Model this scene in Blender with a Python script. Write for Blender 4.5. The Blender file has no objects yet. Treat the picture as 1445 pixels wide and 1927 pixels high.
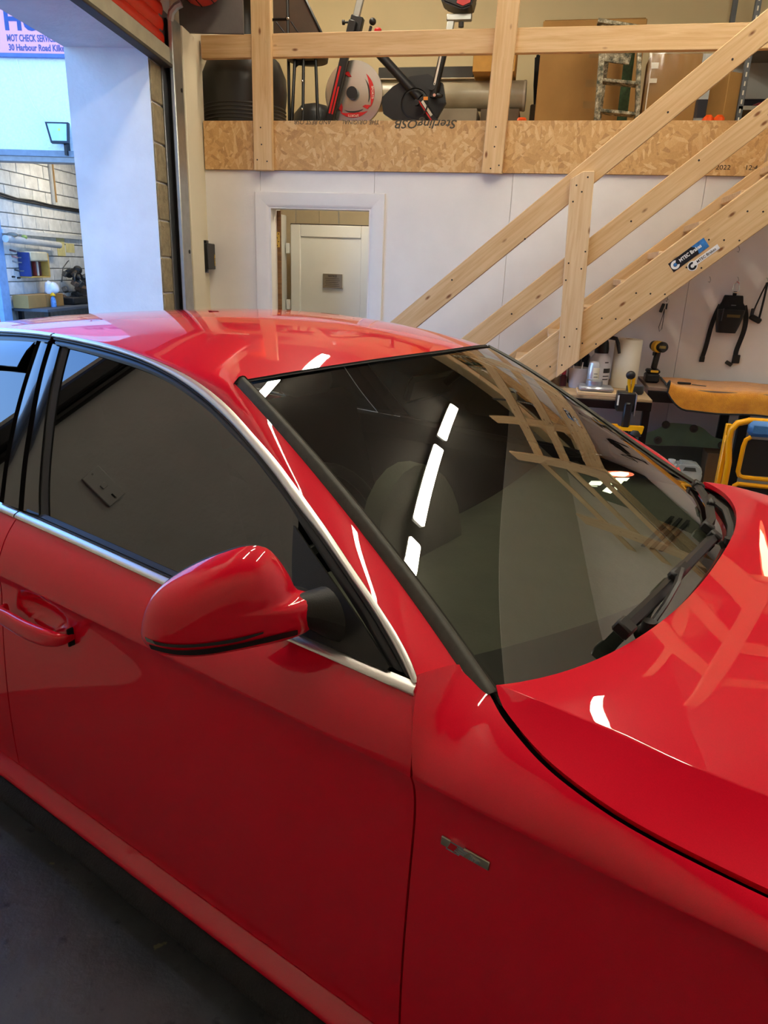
import bpy, bmesh, math, random
import numpy as np
from mathutils import Vector, Matrix, Euler

# ------------------------------------------------------------------ camera, world, light, exposure
SC = bpy.context.scene
COL = SC.collection
PI = math.pi
RNG = random.Random(7)
cam_d = bpy.data.cameras.new('camera')
cam = bpy.data.objects.new('camera', cam_d); COL.objects.link(cam)
cam_d.sensor_fit = 'VERTICAL'; cam_d.sensor_height = 36.0
cam_d.lens = 36.0 * 1340.0 / 1927.0
cam_d.clip_start = 0.02; cam_d.clip_end = 200
def _camera():
    f = 1340.0
    dn = np.array([575 - 722.5, 4878 - 963.5, f]); dn /= np.linalg.norm(dn)
    up = -dn
    fw = np.array([0, 0, 1.0]); hf = fw - up * fw.dot(up); hf /= np.linalg.norm(hf)
    hr = np.cross(dn, hf)
    yaw = math.radians(11.0)
    hd = lambda t: math.cos(t) * hf + math.sin(t) * hr
    R = np.stack([hd(yaw + PI / 2), hd(yaw), up])
    X, Y, Z = R @ np.array([1, 0, 0]), -(R @ np.array([0, 1, 0])), -(R @ np.array([0, 0, 1]))
    m = Matrix(((X[0], Y[0], Z[0], 0.0), (X[1], Y[1], Z[1], 0.0), (X[2], Y[2], Z[2], 1.56), (0, 0, 0, 1)))
    cam.matrix_world = m
_camera()
SC.camera = cam
SC.view_settings.view_transform = 'Standard'
SC.view_settings.look = 'None'
SC.view_settings.gamma = 1.0
SC.view_settings.use_curve_mapping = False
SC.view_settings.exposure = 0.12
SC.cycles.max_bounces = 10
SC.cycles.diffuse_bounces = 5
SC.cycles.glossy_bounces = 5
SC.cycles.transparent_max_bounces = 12
SC.cycles.sample_clamp_indirect = 6.0
SC.cycles.use_denoising = True

W = bpy.data.worlds.new('sky'); SC.world = W; W.use_nodes = True
SKY_STRENGTH = 4.8
def _world():
    nt = W.node_tree; nt.nodes.clear()
    o = nt.nodes.new('ShaderNodeOutputWorld'); b = nt.nodes.new('ShaderNodeBackground')
    tc = nt.nodes.new('ShaderNodeTexCoord'); sep = nt.nodes.new('ShaderNodeSeparateXYZ')
    cr = nt.nodes.new('ShaderNodeValToRGB')
    nt.links.new(tc.outputs['Generated'], sep.inputs[0]); nt.links.new(sep.outputs['Z'], cr.inputs[0])
    e = cr.color_ramp.elements
    e[0].position = 0.0; e[0].color = (0.50, 0.73, 1.0, 1)
    e[1].position = 0.55; e[1].color = (0.10, 0.30, 0.85, 1)
    m = cr.color_ramp.elements.new(0.18); m.color = (0.30, 0.56, 1.0, 1)
    nt.links.new(cr.outputs[0], b.inputs[0]); b.inputs[1].default_value = SKY_STRENGTH
    nt.links.new(b.outputs[0], o.inputs[0])
_world()
BATTEN_STRENGTH = 58.0        # emission of the strip light diffusers
BATTEN_COLOR = (1.0, 0.90, 0.70)

# ------------------------------------------------------------------ helpers
def lin(h):
    h = h.lstrip('#'); c = [int(h[i:i + 2], 16) / 255 for i in (0, 2, 4)]
    return tuple((x / 12.92 if x <= 0.04045 else ((x + 0.055) / 1.055) ** 2.4) for x in c)
def _nodes(name):
    m = bpy.data.materials.new(name); m.use_nodes = True
    nt = m.node_tree; return m, nt, nt.nodes['Principled BSDF']
def _vec(nt, scale, rnd=True):
    tc = nt.nodes.new('ShaderNodeTexCoord'); mp = nt.nodes.new('ShaderNodeMapping')
    mp.inputs['Scale'].default_value = scale
    if rnd:
        oi = nt.nodes.new('ShaderNodeObjectInfo'); ad = nt.nodes.new('ShaderNodeVectorMath'); ad.operation = 'MULTIPLY_ADD'
        cb = nt.nodes.new('ShaderNodeCombineXYZ')
        for i in range(3): nt.links.new(oi.outputs['Random'], cb.inputs[i])
        ad.inputs[1].default_value = (17.3, 9.1, 23.7)
        nt.links.new(cb.outputs[0], ad.inputs[0]); nt.links.new(tc.outputs['Object'], ad.inputs[2])
        nt.links.new(ad.outputs[0], mp.inputs['Vector'])
    else:
        nt.links.new(tc.outputs['Object'], mp.inputs['Vector'])
    return mp.outputs[0]
def _ramp(nt, fac, stops):
    r = nt.nodes.new('ShaderNodeValToRGB'); nt.links.new(fac, r.inputs[0]); el = r.color_ramp.elements
    while len(el) < len(stops): el.new(0.5)
    for e, (p, c) in zip(el, stops): e.position = p; e.color = (*c, 1)
    return r.outputs[0]
def _noise(nt, vec, scale, detail=4, rough=0.55, dist=0.0):
    n = nt.nodes.new('ShaderNodeTexNoise'); n.inputs['Scale'].default_value = scale; n.inputs['Detail'].default_value = detail
    n.inputs['Roughness'].default_value = rough; n.inputs['Distortion'].default_value = dist
    nt.links.new(vec, n.inputs['Vector']); return n.outputs['Fac']
def _bump(nt, bsdf, h, strength, dist=0.01):
    b = nt.nodes.new('ShaderNodeBump'); b.inputs['Strength'].default_value = strength; b.inputs['Distance'].default_value = dist
    nt.links.new(h, b.inputs['Height']); nt.links.new(b.outputs[0], bsdf.inputs['Normal'])
def _mix(nt, fac, a, b, mode='MIX'):
    m = nt.nodes.new('ShaderNodeMix'); m.data_type = 'RGBA'; m.blend_type = mode
    if isinstance(fac, float): m.inputs[0].default_value = fac
    else: nt.links.new(fac, m.inputs[0])
    for i, s in ((6, a), (7, b)):
        if isinstance(s, tuple): m.inputs[i].default_value = (*s, 1)
        else: nt.links.new(s, m.inputs[i])
    return m.outputs[2]
_MC = {}
def mat(name, col, rough=0.5, metal=0.0, var=0.12, scale=9.0, coat=0.0, bump=0.0, bscale=60.0, spec=0.5, sheen=0.0):
    if name in _MC: return _MC[name]
    c = lin(col) if isinstance(col, str) else col
    m, nt, b = _nodes(name)
    v = _vec(nt, (1, 1, 1)); n = _noise(nt, v, scale)
    nt.links.new(_ramp(nt, n, [(0.3, tuple(x * (1 - var) for x in c)), (0.7, tuple(min(1, x * (1 + var)) for x in c))]), b.inputs['Base Color'])
    b.inputs['Roughness'].default_value = rough; b.inputs['Metallic'].default_value = metal
    b.inputs['Coat Weight'].default_value = coat; b.inputs['Coat Roughness'].default_value = 0.03
    b.inputs['Specular IOR Level'].default_value = spec
    if sheen: b.inputs['Sheen Weight'].default_value = sheen
    if bump: _bump(nt, b, _noise(nt, v, bscale, 3), bump, 0.01)
    _MC[name] = m; return m
def mat_pine(name, c1, c2, knot):
    m, nt, b = _nodes(name)
    v = _vec(nt, (1.2, 22, 22)); g = _noise(nt, v, 2.2, 5, 0.6, 0.6)
    v2 = _vec(nt, (0.5, 2.5, 2.5)); g2 = _noise(nt, v2, 2.0, 2)
    base = _ramp(nt, g, [(0.32, c2), (0.62, c1)])
    base = _mix(nt, 0.22, base, _ramp(nt, g2, [(0.35, c2), (0.65, c1)]))
    vo = nt.nodes.new('ShaderNodeTexVoronoi'); vo.inputs['Scale'].default_value = 1.0
    nt.links.new(_vec(nt, (4.6, 11, 11)), vo.inputs['Vector'])
    k = _ramp(nt, vo.outputs['Distance'], [(0.05, (1, 1, 1)), (0.13, (0, 0, 0))])
    nt.links.new(_mix(nt, k, base, knot), b.inputs['Base Color'])
    b.inputs['Roughness'].default_value = 0.62
    _bump(nt, b, g, 0.12, 0.004)
    return m
def mat_osb(name):
    m, nt, b = _nodes(name)
    def flakes(scale, rot, seed):
        v = nt.nodes.new('ShaderNodeMapping'); v.vector_type = 'TEXTURE'; v.inputs['Scale'].default_value = tuple(1 / q for q in scale); v.inputs['Rotation'].default_value = (0, rot, 0); v.inputs['Location'].default_value = (seed, seed, seed)
        nt.links.new(_vec(nt, (1, 1, 1), False), v.inputs['Vector'])
        vo = nt.nodes.new('ShaderNodeTexVoronoi'); vo.inputs['Scale'].default_value = 1.0; nt.links.new(v.outputs[0], vo.inputs['Vector'])
        s = nt.nodes.new('ShaderNodeSeparateXYZ'); nt.links.new(vo.outputs['Color'], s.inputs[0]); return s
    st = [(0.0, lin('#a5743c')), (0.2, lin('#bf8f50')), (0.65, lin('#cf9f62')), (1.0, lin('#e0bd8a'))]
    a = flakes((11, 11, 42), 0.45, 1.3); c = flakes((10, 10, 36), -0.75, 5.1); d = flakes((14, 14, 46), 1.35, 9.7)
    ca = _ramp(nt, a.outputs[0], st); cc = _ramp(nt, c.outputs[0], st); cd = _ramp(nt, d.outputs[0], st)
    f1 = _ramp(nt, a.outputs[1], [(0.48, (0, 0, 0)), (0.5, (1, 1, 1))]); f2 = _ramp(nt, c.outputs[1], [(0.6, (0, 0, 0)), (0.62, (1, 1, 1))])
    x = _mix(nt, f2, _mix(nt, f1, ca, cc), cd)
    n = _noise(nt, _vec(nt, (1, 1, 1), False), 160, 2)
    x = _mix(nt, 0.35, x, _mix(nt, n, (0.25, 0.14, 0.05), (0.75, 0.52, 0.26)))
    nt.links.new(x, b.inputs['Base Color']); b.inputs['Roughness'].default_value = 0.6
    _bump(nt, b, a.outputs[2], 0.15, 0.004)
    return m
def mat_emit(name, col, strength):
    m, nt, b = _nodes(name)
    b.inputs['Base Color'].default_value = (0.8, 0.8, 0.8, 1)
    b.inputs['Emission Color'].default_value = (*col, 1); b.inputs['Emission Strength'].default_value = strength
    return m
def mat_glass(name, tint, refl=1.0, rough=0.0, ior=1.5):
    """thin single sheet of glass: tinted see-through plus mirror reflection by Fresnel"""
    m = bpy.data.materials.new(name); m.use_nodes = True; nt = m.node_tree; nt.nodes.clear()
    o = nt.nodes.new('ShaderNodeOutputMaterial'); mx = nt.nodes.new('ShaderNodeMixShader')
    t = nt.nodes.new('ShaderNodeBsdfTransparent'); t.inputs[0].default_value = (*tint, 1)
    g = nt.nodes.new('ShaderNodeBsdfGlossy'); g.inputs['Roughness'].default_value = rough; g.inputs[0].default_value = (refl, refl, refl, 1)
    ge = nt.nodes.new('ShaderNodeNewGeometry'); dt = nt.nodes.new('ShaderNodeVectorMath'); dt.operation = 'DOT_PRODUCT'
    nt.links.new(ge.outputs['Normal'], dt.inputs[0]); nt.links.new(ge.outputs['Incoming'], dt.inputs[1])
    def mth(op, x, y=None):
        n_ = nt.nodes.new('ShaderNodeMath'); n_.operation = op
        for i, q in enumerate((x, y)):
            if q is None: continue
            if isinstance(q, (int, float)): n_.inputs[i].default_value = q
            else: nt.links.new(q, n_.inputs[i])
        return n_.outputs[0]
    r0 = 2 * ((ior - 1) / (ior + 1)) ** 2        # both faces of the pane
    pw = mth('POWER', mth('SUBTRACT', 1.0, mth('ABSOLUTE', dt.outputs['Value'])), 5.0)
    fac = mth('ADD', mth('MULTIPLY', pw, 1 - r0), r0)
    nt.links.new(fac, mx.inputs[0]); nt.links.new(t.outputs[0], mx.inputs[1]); nt.links.new(g.outputs[0], mx.inputs[2])
    nt.links.new(mx.outputs[0], o.inputs[0]); return m

class B:
    """collects shapes in one bmesh"""
    def __init__(s): s.bm = bmesh.new()
    def _add(s, vs, fs):
        v = [s.bm.verts.new(p) for p in vs]
        for f in fs:
            try: s.bm.faces.new([v[i] for i in f])
            except ValueError: pass
        return s
    def box(s, c, d, bev=0.0, M=None):
        t = bmesh.new(); bmesh.ops.create_cube(t, size=1.0)
        for v in t.verts: v.co = Vector((v.co.x * d[0], v.co.y * d[1], v.co.z * d[2]))
        if bev: bmesh.ops.bevel(t, geom=list(t.edges), offset=bev, segments=1, affect='EDGES', profile=0.7)
        t.verts.index_update()
        T = Matrix.Translation(c)
        if M is not None: T = T @ M.to_4x4()
        s._add([T @ v.co for v in t.verts], [[v.index for v in f.verts] for f in t.faces]); t.free(); return s
    def cyl(s, p0, p1, r0, r1=None, n=16, cap=True):
        r1 = r0 if r1 is None else r1; p0 = Vector(p0); p1 = Vector(p1); z = (p1 - p0).normalized()
        x = z.orthogonal().normalized(); y = z.cross(x)
        vs = []; 
        for p, r in ((p0, r0), (p1, r1)):
            vs += [p + (x * math.cos(2 * PI * i / n) + y * math.sin(2 * PI * i / n)) * r for i in range(n)]
        fs = [[i, (i + 1) % n, n + (i + 1) % n, n + i] for i in range(n)]
        if cap: fs += [list(range(n - 1, -1, -1)), list(range(n, 2 * n))]
        return s._add(vs, fs)
    def tube(s, path, r, n=8, closed=False, flat=1.0):
        P = [Vector(p) for p in path]; m = len(P); vs = []; ref = None
        for i in range(m):
            a = P[(i - 1) % m] if closed or i > 0 else P[i]; b = P[(i + 1) % m] if closed or i < m - 1 else P[i]
            t = (b - a).normalized()
            if ref is None: ref = t.orthogonal().normalized()
            ref = (ref - t * ref.dot(t)).normalized(); y = t.cross(ref)
            rr = r[i] if isinstance(r, (list, tuple)) else r
            vs += [P[i] + (ref * math.cos(2 * PI * k / n) + y * math.sin(2 * PI * k / n) * flat) * rr for k in range(n)]
        fs = []
        for i in range(m if closed else m - 1):
            j = (i + 1) % m
            fs += [[i * n + k, i * n + (k + 1) % n, j * n + (k + 1) % n, j * n + k] for k in range(n)]
        if not closed: fs += [list(range(n - 1, -1, -1)), list(range((m - 1) * n, m * n))]
        return s._add(vs, fs)
    def lathe(s, prof, c=(0, 0, 0), n=28, M=None, cap=True, arc=2 * PI):
        full = abs(arc - 2 * PI) < 1e-6; k = n if full else n + 1
        vs = []; T = Matrix.Translation(c)
        if M is not None: T = T @ M.to_4x4()
        for r, z in prof: vs += [T @ Vector((r * math.cos(arc * i / n), r * math.sin(arc * i / n), z)) for i in range(k)]
        fs = []
        for j in range(len(prof) - 1):
            for i in range(n):
                i2 = (i + 1) % k
                fs.append([j * k + i, j * k + i2, (j + 1) * k + i2, (j + 1) * k + i])
        if cap and full: fs += [list(range(n - 1, -1, -1)), list(range((len(prof) - 1) * n, len(prof) * n))]
        return s._add(vs, fs)
    def prism(s, poly, h, M, z0=0.0):
        """2-D outline (counter-clockwise) extruded along local z of M"""
        n = len(poly); vs = [M @ Vector((p[0], p[1], z0)) for p in poly] + [M @ Vector((p[0], p[1], z0 + h)) for p in poly]
        fs = [list(range(n - 1, -1, -1)), list(range(n, 2 * n))] + [[i, (i + 1) % n, n + (i + 1) % n, n + i] for i in range(n)]
        return s._add(vs, fs)
    def ball(s, c, r, n=14):
        pr = [(max(1e-4, math.sin(PI * i / n)), -math.cos(PI * i / n)) for i in range(n + 1)]
        r = r if isinstance(r, (tuple, list)) else (r, r, r)
        return s.lathe(pr, c, 2 * n, Matrix.Diagonal((r[0], r[1], r[2])).to_3x3())
    def grid(s, P, flip=False):
        nu = len(P); nv = len(P[0]); vs = [tuple(map(float, p)) for row in P for p in row]
        fs = [[i * nv + j, (i + 1) * nv + j, (i + 1) * nv + j + 1, i * nv + j + 1] for i in range(nu - 1) for j in range(nv - 1)]
        if flip: fs = [f[::-1] for f in fs]
        return s._add(vs, fs)
    def weld(s, d=1e-4): bmesh.ops.remove_doubles(s.bm, verts=s.bm.verts, dist=d); return s
    def mesh(s, name, m, ang=40, fix=True):
        if fix: bmesh.ops.recalc_face_normals(s.bm, faces=s.bm.faces)
        me = bpy.data.meshes.new(name); s.bm.to_mesh(me); s.bm.free()
        for p in me.polygons: p.use_smooth = True
        me.set_sharp_from_angle(angle=math.radians(ang))
        for x in (m if isinstance(m, (list, tuple)) else [m]): me.materials.append(x)
        return me
    def obj(s, name, m, parent=None, ang=40, local=False, fix=True, **kw):
        return link(name, s.mesh(name, m, ang, fix), parent, local=local, **kw)
def link(name, me, parent=None, M=None, local=False, **kw):
    o = bpy.data.objects.new(name, me); COL.objects.link(o)
    if M is not None: o.matrix_basis = M
    if parent is not None:
        o.parent = parent
        if not local: o.matrix_parent_inverse = parent_matrix(parent).inverted()
    for k, v in kw.items(): o[k] = v
    return o
def parent_matrix(o):
    m = o.matrix_basis.copy()
    return parent_matrix(o.parent) @ o.matrix_parent_inverse @ m if o.parent else m
def thing(name, label, cat, loc=(0, 0, 0), rotz=0.0, group=None):
    o = bpy.data.objects.new(name, None); COL.objects.link(o); o.location = loc; o.rotation_euler = (0, 0, rotz)
    o.empty_display_size = 0.1; o['label'] = label; o['category'] = cat
    if group: o['group'] = group
    return o
def tag(o, label, cat, group=None):
    o['label'] = label; o['category'] = cat
    if group: o['group'] = group
    return o
def struct(o): o['kind'] = 'structure'; return o
def sgroup(name):
    o = bpy.data.objects.new(name, None); COL.objects.link(o); o.empty_display_size = 0.1; o['kind'] = 'structure'; return o
def frame(o, x, y, z=None):
    """4x4 from origin and two axes"""
    x = Vector(x).normalized(); y = Vector(y); y = (y - x * x.dot(y)).normalized(); z = x.cross(y)
    M = Matrix.Identity(4)
    for i, a in enumerate((x, y, z)): M.col[i][:3] = a
    M.col[3][:3] = o; return M
def board(name, p0, p1, wdir, w, t, m, parent, bev=0.003, wcut=None):
    """timber between two centre-line points; its wide side runs along wdir"""
    p0 = Vector(p0); p1 = Vector(p1); L = (p1 - p0).length
    M = frame((p0 + p1) / 2, p1 - p0, wdir)
    me = B().box((0, 0, 0), (L, w, t), bev).mesh(name, m)
    return link(name, me, parent, M)
def copy_tree(o, parent=None):
    c = o.copy(); COL.objects.link(c); c.parent = parent
    for ch in o.children: copy_tree(ch, c)
    return c
def text(name, body, size, m, M, parent=None, ext=0.0008, align='LEFT', sx=1.0, shear=0.0, bold=0.0):
    cu = bpy.data.curves.new(name, 'FONT'); cu.body = body; cu.size = size; cu.extrude = ext; cu.align_x = align; cu.shear = shear; cu.offset = bold
    cu.resolution_u = 3
    o = bpy.data.objects.new(name, cu); COL.objects.link(o)
    dg = bpy.context.evaluated_depsgraph_get(); me = bpy.data.meshes.new_from_object(o.evaluated_get(dg))
    bpy.data.objects.remove(o); bpy.data.curves.remove(cu)
    if sx != 1.0:
        for v in me.vertices: v.co.x *= sx
    me.materials.clear(); me.materials.append(m)
    return link(name, me, parent, M)
class Spl:
    """natural cubic spline through points, chord-length parameter 0..1"""
    def __init__(s, pts):
        P = np.array(pts, float); s.P = P; d = np.linalg.norm(np.diff(P, axis=0), axis=1); t = np.r_[0, np.cumsum(d)]; s.t = t / t[-1]
        n = len(P); h = np.diff(s.t); A = np.eye(n); r = np.zeros_like(P)
        for i in range(1, n - 1):
            A[i, i - 1] = h[i - 1]; A[i, i] = 2 * (h[i - 1] + h[i]); A[i, i + 1] = h[i]
            r[i] = 6 * ((P[i + 1] - P[i]) / h[i] - (P[i] - P[i - 1]) / h[i - 1])
        s.m = np.linalg.solve(A, r); s.h = h
    def __call__(s, u):
        u = min(1.0, max(0.0, float(u))); i = min(len(s.h) - 1, int(np.searchsorted(s.t, u, 'right') - 1)); h = s.h[i]; a = (s.t[i + 1] - u) / h; b = 1 - a
        return a * s.P[i] + b * s.P[i + 1] + ((a ** 3 - a) * s.m[i] + (b ** 3 - b) * s.m[i + 1]) * h * h / 6
    def sample(s, n): return np.array([s(i / (n - 1)) for i in range(n)])
def fspl(xs, ys):
    """1-D natural spline y(x), clamped at its ends"""
    P = Spl1(xs, ys); return P
class Spl1:
    def __init__(s, xs, ys):
        s.x = np.array(xs, float); y = np.array(ys, float); n = len(y); h = np.diff(s.x); A = np.eye(n); r = np.zeros(n)
        for i in range(1, n - 1):
            A[i, i - 1] = h[i - 1]; A[i, i] = 2 * (h[i - 1] + h[i]); A[i, i + 1] = h[i]
            r[i] = 6 * ((y[i + 1] - y[i]) / h[i] - (y[i] - y[i - 1]) / h[i - 1])
        s.m = np.linalg.solve(A, r); s.h = h; s.y = y
    def __call__(s, v):
        v = min(s.x[-1], max(s.x[0], float(v))); i = min(len(s.h) - 1, int(np.searchsorted(s.x, v, 'right') - 1)); h = s.h[i]; a = (s.x[i + 1] - v) / h; b = 1 - a
        return a * s.y[i] + b * s.y[i + 1] + ((a ** 3 - a) * s.m[i] + (b ** 3 - b) * s.m[i + 1]) * h * h / 6

# ------------------------------------------------------------------ materials
PINE = mat_pine('pine', lin('#d9b98c'), lin('#c49c68'), lin('#7a4a22'))
PINE2 = mat_pine('pine_pale', lin('#e0c49c'), lin('#cda678'), lin('#8a5a30'))
OSB = mat_osb('osb')
WHITE = mat('white_paint', '#e4e0dc', 0.45, var=0.03, scale=5, bump=0.05, bscale=40)
CREAM = mat('cream_paint', '#d8cdb2', 0.6, var=0.03, scale=4)
UPVC = mat('upvc_white', '#dfe3e2', 0.3, var=0.01)
BLACKP = mat('black_plastic', '#141416', 0.45, var=0.15)
BLACKM = mat('black_metal', '#101012', 0.35, metal=0.3, var=0.15)
BLACKF = mat('black_fabric', '#0b0b0d', 0.85, var=0.25, scale=40, bump=0.3, bscale=220, sheen=0.2)
STEEL = mat('galvanised_steel', '#a9aba8', 0.38, metal=0.85, var=0.1, scale=14)
CHROME = mat('polished_steel', '#e6e6e6', 0.12, metal=1.0, var=0.02)
CARD = mat('cardboard', '#a97f45', 0.8, var=0.07, scale=6)
CARD2 = mat('cardboard_grey', '#8a7d6a', 0.8, var=0.1, scale=6)
YELLOW = mat('yellow_plastic', '#f0b408', 0.4, var=0.05)
ORANGE = mat('orange_plastic', '#f4580c', 0.4, var=0.05)
DARKHOLE = mat('dark_recess', '#050505', 0.9, var=0.1)
SCREW = mat('screw_heads', '#1c140c', 0.5, var=0.1)
CONCRETE_W = mat('painted_concrete', '#dcdedd', 0.75, var=0.08, scale=3, bump=0.25, bscale=26)

def mat_cloudy(name, col, opac):
    m = bpy.data.materials.new(name); m.use_nodes = True; nt = m.node_tree; nt.nodes.clear()
    o = nt.nodes.new('ShaderNodeOutputMaterial'); mx = nt.nodes.new('ShaderNodeMixShader'); mx.inputs[0].default_value = opac
    t = nt.nodes.new('ShaderNodeBsdfTransparent'); p = nt.nodes.new('ShaderNodeBsdfPrincipled'); n = _noise(nt, _vec(nt, (1, 1, 1)), 8)
    nt.links.new(_ramp(nt, n, [(0.3, tuple(x * 0.93 for x in col)), (0.7, col)]), p.inputs['Base Color']); p.inputs['Roughness'].default_value = 0.25
    nt.links.new(t.outputs[0], mx.inputs[1]); nt.links.new(p.outputs[0], mx.inputs[2]); nt.links.new(mx.outputs[0], o.inputs[0]); return m
# ------------------------------------------------------------------ the room
LA = Vector((math.sin(math.radians(-7.3)), math.cos(math.radians(-7.3)), 0)); LB = Vector((-LA.y, LA.x, 0))
def LW(s, off, z): return Vector((-2.55, 5.5, 0)) + LA * s + LB * off + Vector((0, 0, z))
def lbox(b, s0, s1, o0, o1, z0, z1, bev=0.0):
    """box aligned with the door wall"""
    M = Matrix((( LA.x, LB.x, 0), (LA.y, LB.y, 0), (0, 0, 1)))
    return b.box(LW((s0 + s1) / 2, (o0 + o1) / 2, (z0 + z1) / 2), (abs(s1 - s0), abs(o1 - o0), z1 - z0), bev, M)
def wbox(b, x0, x1, y0, y1, z0, z1, bev=0.0): return b.box(((x0 + x1) / 2, (y0 + y1) / 2, (z0 + z1) / 2), (x1 - x0, y1 - y0, z1 - z0), bev)

def _floor_mat():
    m, nt, b = _nodes('worn_floor_paint')
    v = _vec(nt, (1, 1, 1), False)
    a = _noise(nt, v, 5, 6, 0.65); c = _noise(nt, v, 20, 5, 0.55); d = _noise(nt, v, 17, 3)
    base = _ramp(nt, a, [(0.3, lin('#3f4247')), (0.7, lin('#5a5d62'))])
    base = _mix(nt, _ramp(nt, c, [(0.60, (0, 0, 0)), (0.72, (1, 1, 1))]), base, lin('#303338'))
    base = _mix(nt, _ramp(nt, d, [(0.70, (0, 0, 0)), (0.74, (1, 1, 1))]), base, lin('#7b745c'))
    nt.links.new(base, b.inputs['Base Color'])
    b.inputs['Roughness'].default_value = 0.36
    _bump(nt, b, c, 0.25, 0.012); return m
struct(wbox(B(), -4.2, 3.3, -1.4, 8.0, -0.1, 0.0).obj('floor', _floor_mat()))
ce = sgroup('ceiling')
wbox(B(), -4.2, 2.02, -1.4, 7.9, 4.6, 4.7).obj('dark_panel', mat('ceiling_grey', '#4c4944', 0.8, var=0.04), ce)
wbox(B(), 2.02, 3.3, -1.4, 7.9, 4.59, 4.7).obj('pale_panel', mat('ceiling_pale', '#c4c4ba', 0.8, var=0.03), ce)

# --- door wall: painted pier, lintel, near pier, with bare blocks beside the shutter guide
wl = sgroup('wall_left')
lbox(B(), -0.985, 0.03, 0.0, 0.515, 0, 4.6).obj('pier', CONCRETE_W, wl)
lbox(B(), 0.03, 2.35, 0.14, 0.515, 0, 4.6).obj('pier', CREAM, wl)
lbox(B(), -3.87, -0.985, 0.0, 0.515, 2.752, 4.6).obj('lintel', CONCRETE_W, wl)
lbox(B(), -6.95, -3.87, 0.0, 0.515, 0, 4.6).obj('pier', CONCRETE_W, wl)
lbox(B(), -0.56, 0.028, -0.012, 0.0, 0, 4.6).obj('lining_board', CREAM, wl)
BLOCK = mat('bare_block', '#8d8064', 0.9, var=0.25, scale=22, bump=0.5, bscale=90)
blk = lbox(B(), -0.980, -0.79, -0.012, 0.0, 0.006, 0.221, 0.006).mesh('block', BLOCK)
for i in range(13): link('block', blk, wl, Matrix.Translation((0, 0, i * 0.225 - 0.0)))
# shutter guide, post, control box
g = thing('guide_rail', 'tall galvanised shutter guide channel beside the white pier of the doorway', 'guide rail', LW(-0.70, -0.03, 0))
lbox(B(), -0.815, -0.62, -0.022, -0.012, 0.0, 3.02, 0.002).obj('rear_flange', mat('dull_steel', '#8b8f94', 0.35, metal=0.8), g)
lbox(B(), -0.775, -0.615, -0.085, -0.055, 0.0, 2.98, 0.006).obj('front_flange', STEEL, g)
lbox(B(), -0.735, -0.69, -0.055, -0.022, 0.0, 2.98).obj('slot', DARKHOLE, g)
b = B(); b.tube([LW(-0.76, -0.07, 2.96), LW(-0.77, -0.085, 3.0), LW(-0.77, -0.115, 3.03), LW(-0.77, -0.15, 3.045)], 0.022, 8)
b.obj('bell_mouth', STEEL, g)
for z in (2.60, 1.62): B().cyl(LW(-0.66, -0.09, z), LW(-0.66, -0.083, z), 0.013, n=10).obj('bolt_plug', BLACKP, g)
struct(lbox(B(), -0.555, -0.30, -0.075, -0.012, 0, 2.99, 0.004).obj('trim_1', CREAM))
sh = thing('roller_shutter', 'rolled-up red slatted roller shutter above the open doorway', 'shutter', LW(-2.7, -0.04, 2.71))
RED_SL = mat('red_slat', '#c42a16', 0.35, var=0.06)
b = B(); lbox(b, -4.0, -0.765, -0.062, -0.018, 2.718, 2.812, 0.004); b.obj('bottom_rail', mat('shutter_rail', '#a09a86', 0.45, metal=0.2), sh)
lbox(B(), -4.0, -0.765, -0.075, -0.008, 2.700, 2.722, 0.004).obj('bottom_seal', mat('seal_rubber', '#3a362c', 0.7), sh)
pr = [(-0.018, 0), (-0.026, 0.012), (-0.032, 0.04), (-0.026, 0.068), (-0.018, 0.079), (-0.012, 0.079), (-0.012, 0)]
M = frame(LW(-0.77, 0, 2.814), LB * -1.0, (0, 0, 1))
sl = B().prism([(-p[0], p[1]) for p in pr], 3.23, M).mesh('slat', RED_SL, 50)
if True:
    for i in range(4): link('slat', sl, sh, Matrix.Translation((0, 0, 0.081 * i)))
b = B(); b.cyl(LW(-4.25, -0.20, 3.27), LW(-0.52, -0.20, 3.27), 0.165, n=40); b.obj('coil', RED_SL, sh)
b = B()
for i in range(5):
    a = -PI / 2 + (i - 2) * 0.5; b.cyl(LW(-4.25, -0.20 - 0.166 * math.cos(a + PI / 2 + 0.2) * 0 - 0.166 * math.sin(a + PI / 2), 3.27 - 0.166 * math.cos(a + PI / 2)), LW(-0.52, -0.20 - 0.166 * math.sin(a + PI / 2), 3.27 - 0.166 * math.cos(a + PI / 2)), 0.003, n=6)
b.obj('slat_joint', DARKHOLE, sh)
lbox(B(), -0.42, -0.40, -0.44, -0.012, 2.985, 3.60, 0.002).obj('end_plate', mat('plate_grey', '#5f5a56', 0.55, metal=0.2), sh)
bx = thing('control_box', 'small black shutter control box with yellow lettering on the white wall', 'box', LW(-0.12, -0.012, 1.5))
lbox(B(), -0.215, -0.035, -0.075, -0.012, 1.505, 1.69, 0.004).obj('case', BLACKP, bx)
lbox(B(), -0.20, -0.19, -0.060, -0.012, 1.485, 1.69, 0.002).obj('side_cover', mat('grey_plastic', '#2a2a32', 0.3), bx)
lbox(B(), -0.175, -0.125, -0.055, -0.02, 1.69, 1.712, 0.002).obj('bracket', BLACKM, bx)
for i, s in enumerate((-0.19, -0.165, -0.14)): B().cyl(LW(s, -0.045, 1.478), LW(s, -0.045, 1.507), 0.007, n=8).obj('cable_gland', mat('grey_rubber', '#6e6a78', 0.6), bx)
M = frame(LW(-0.055, -0.0755, 1.535), (0, 0, 1), LA)
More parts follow.
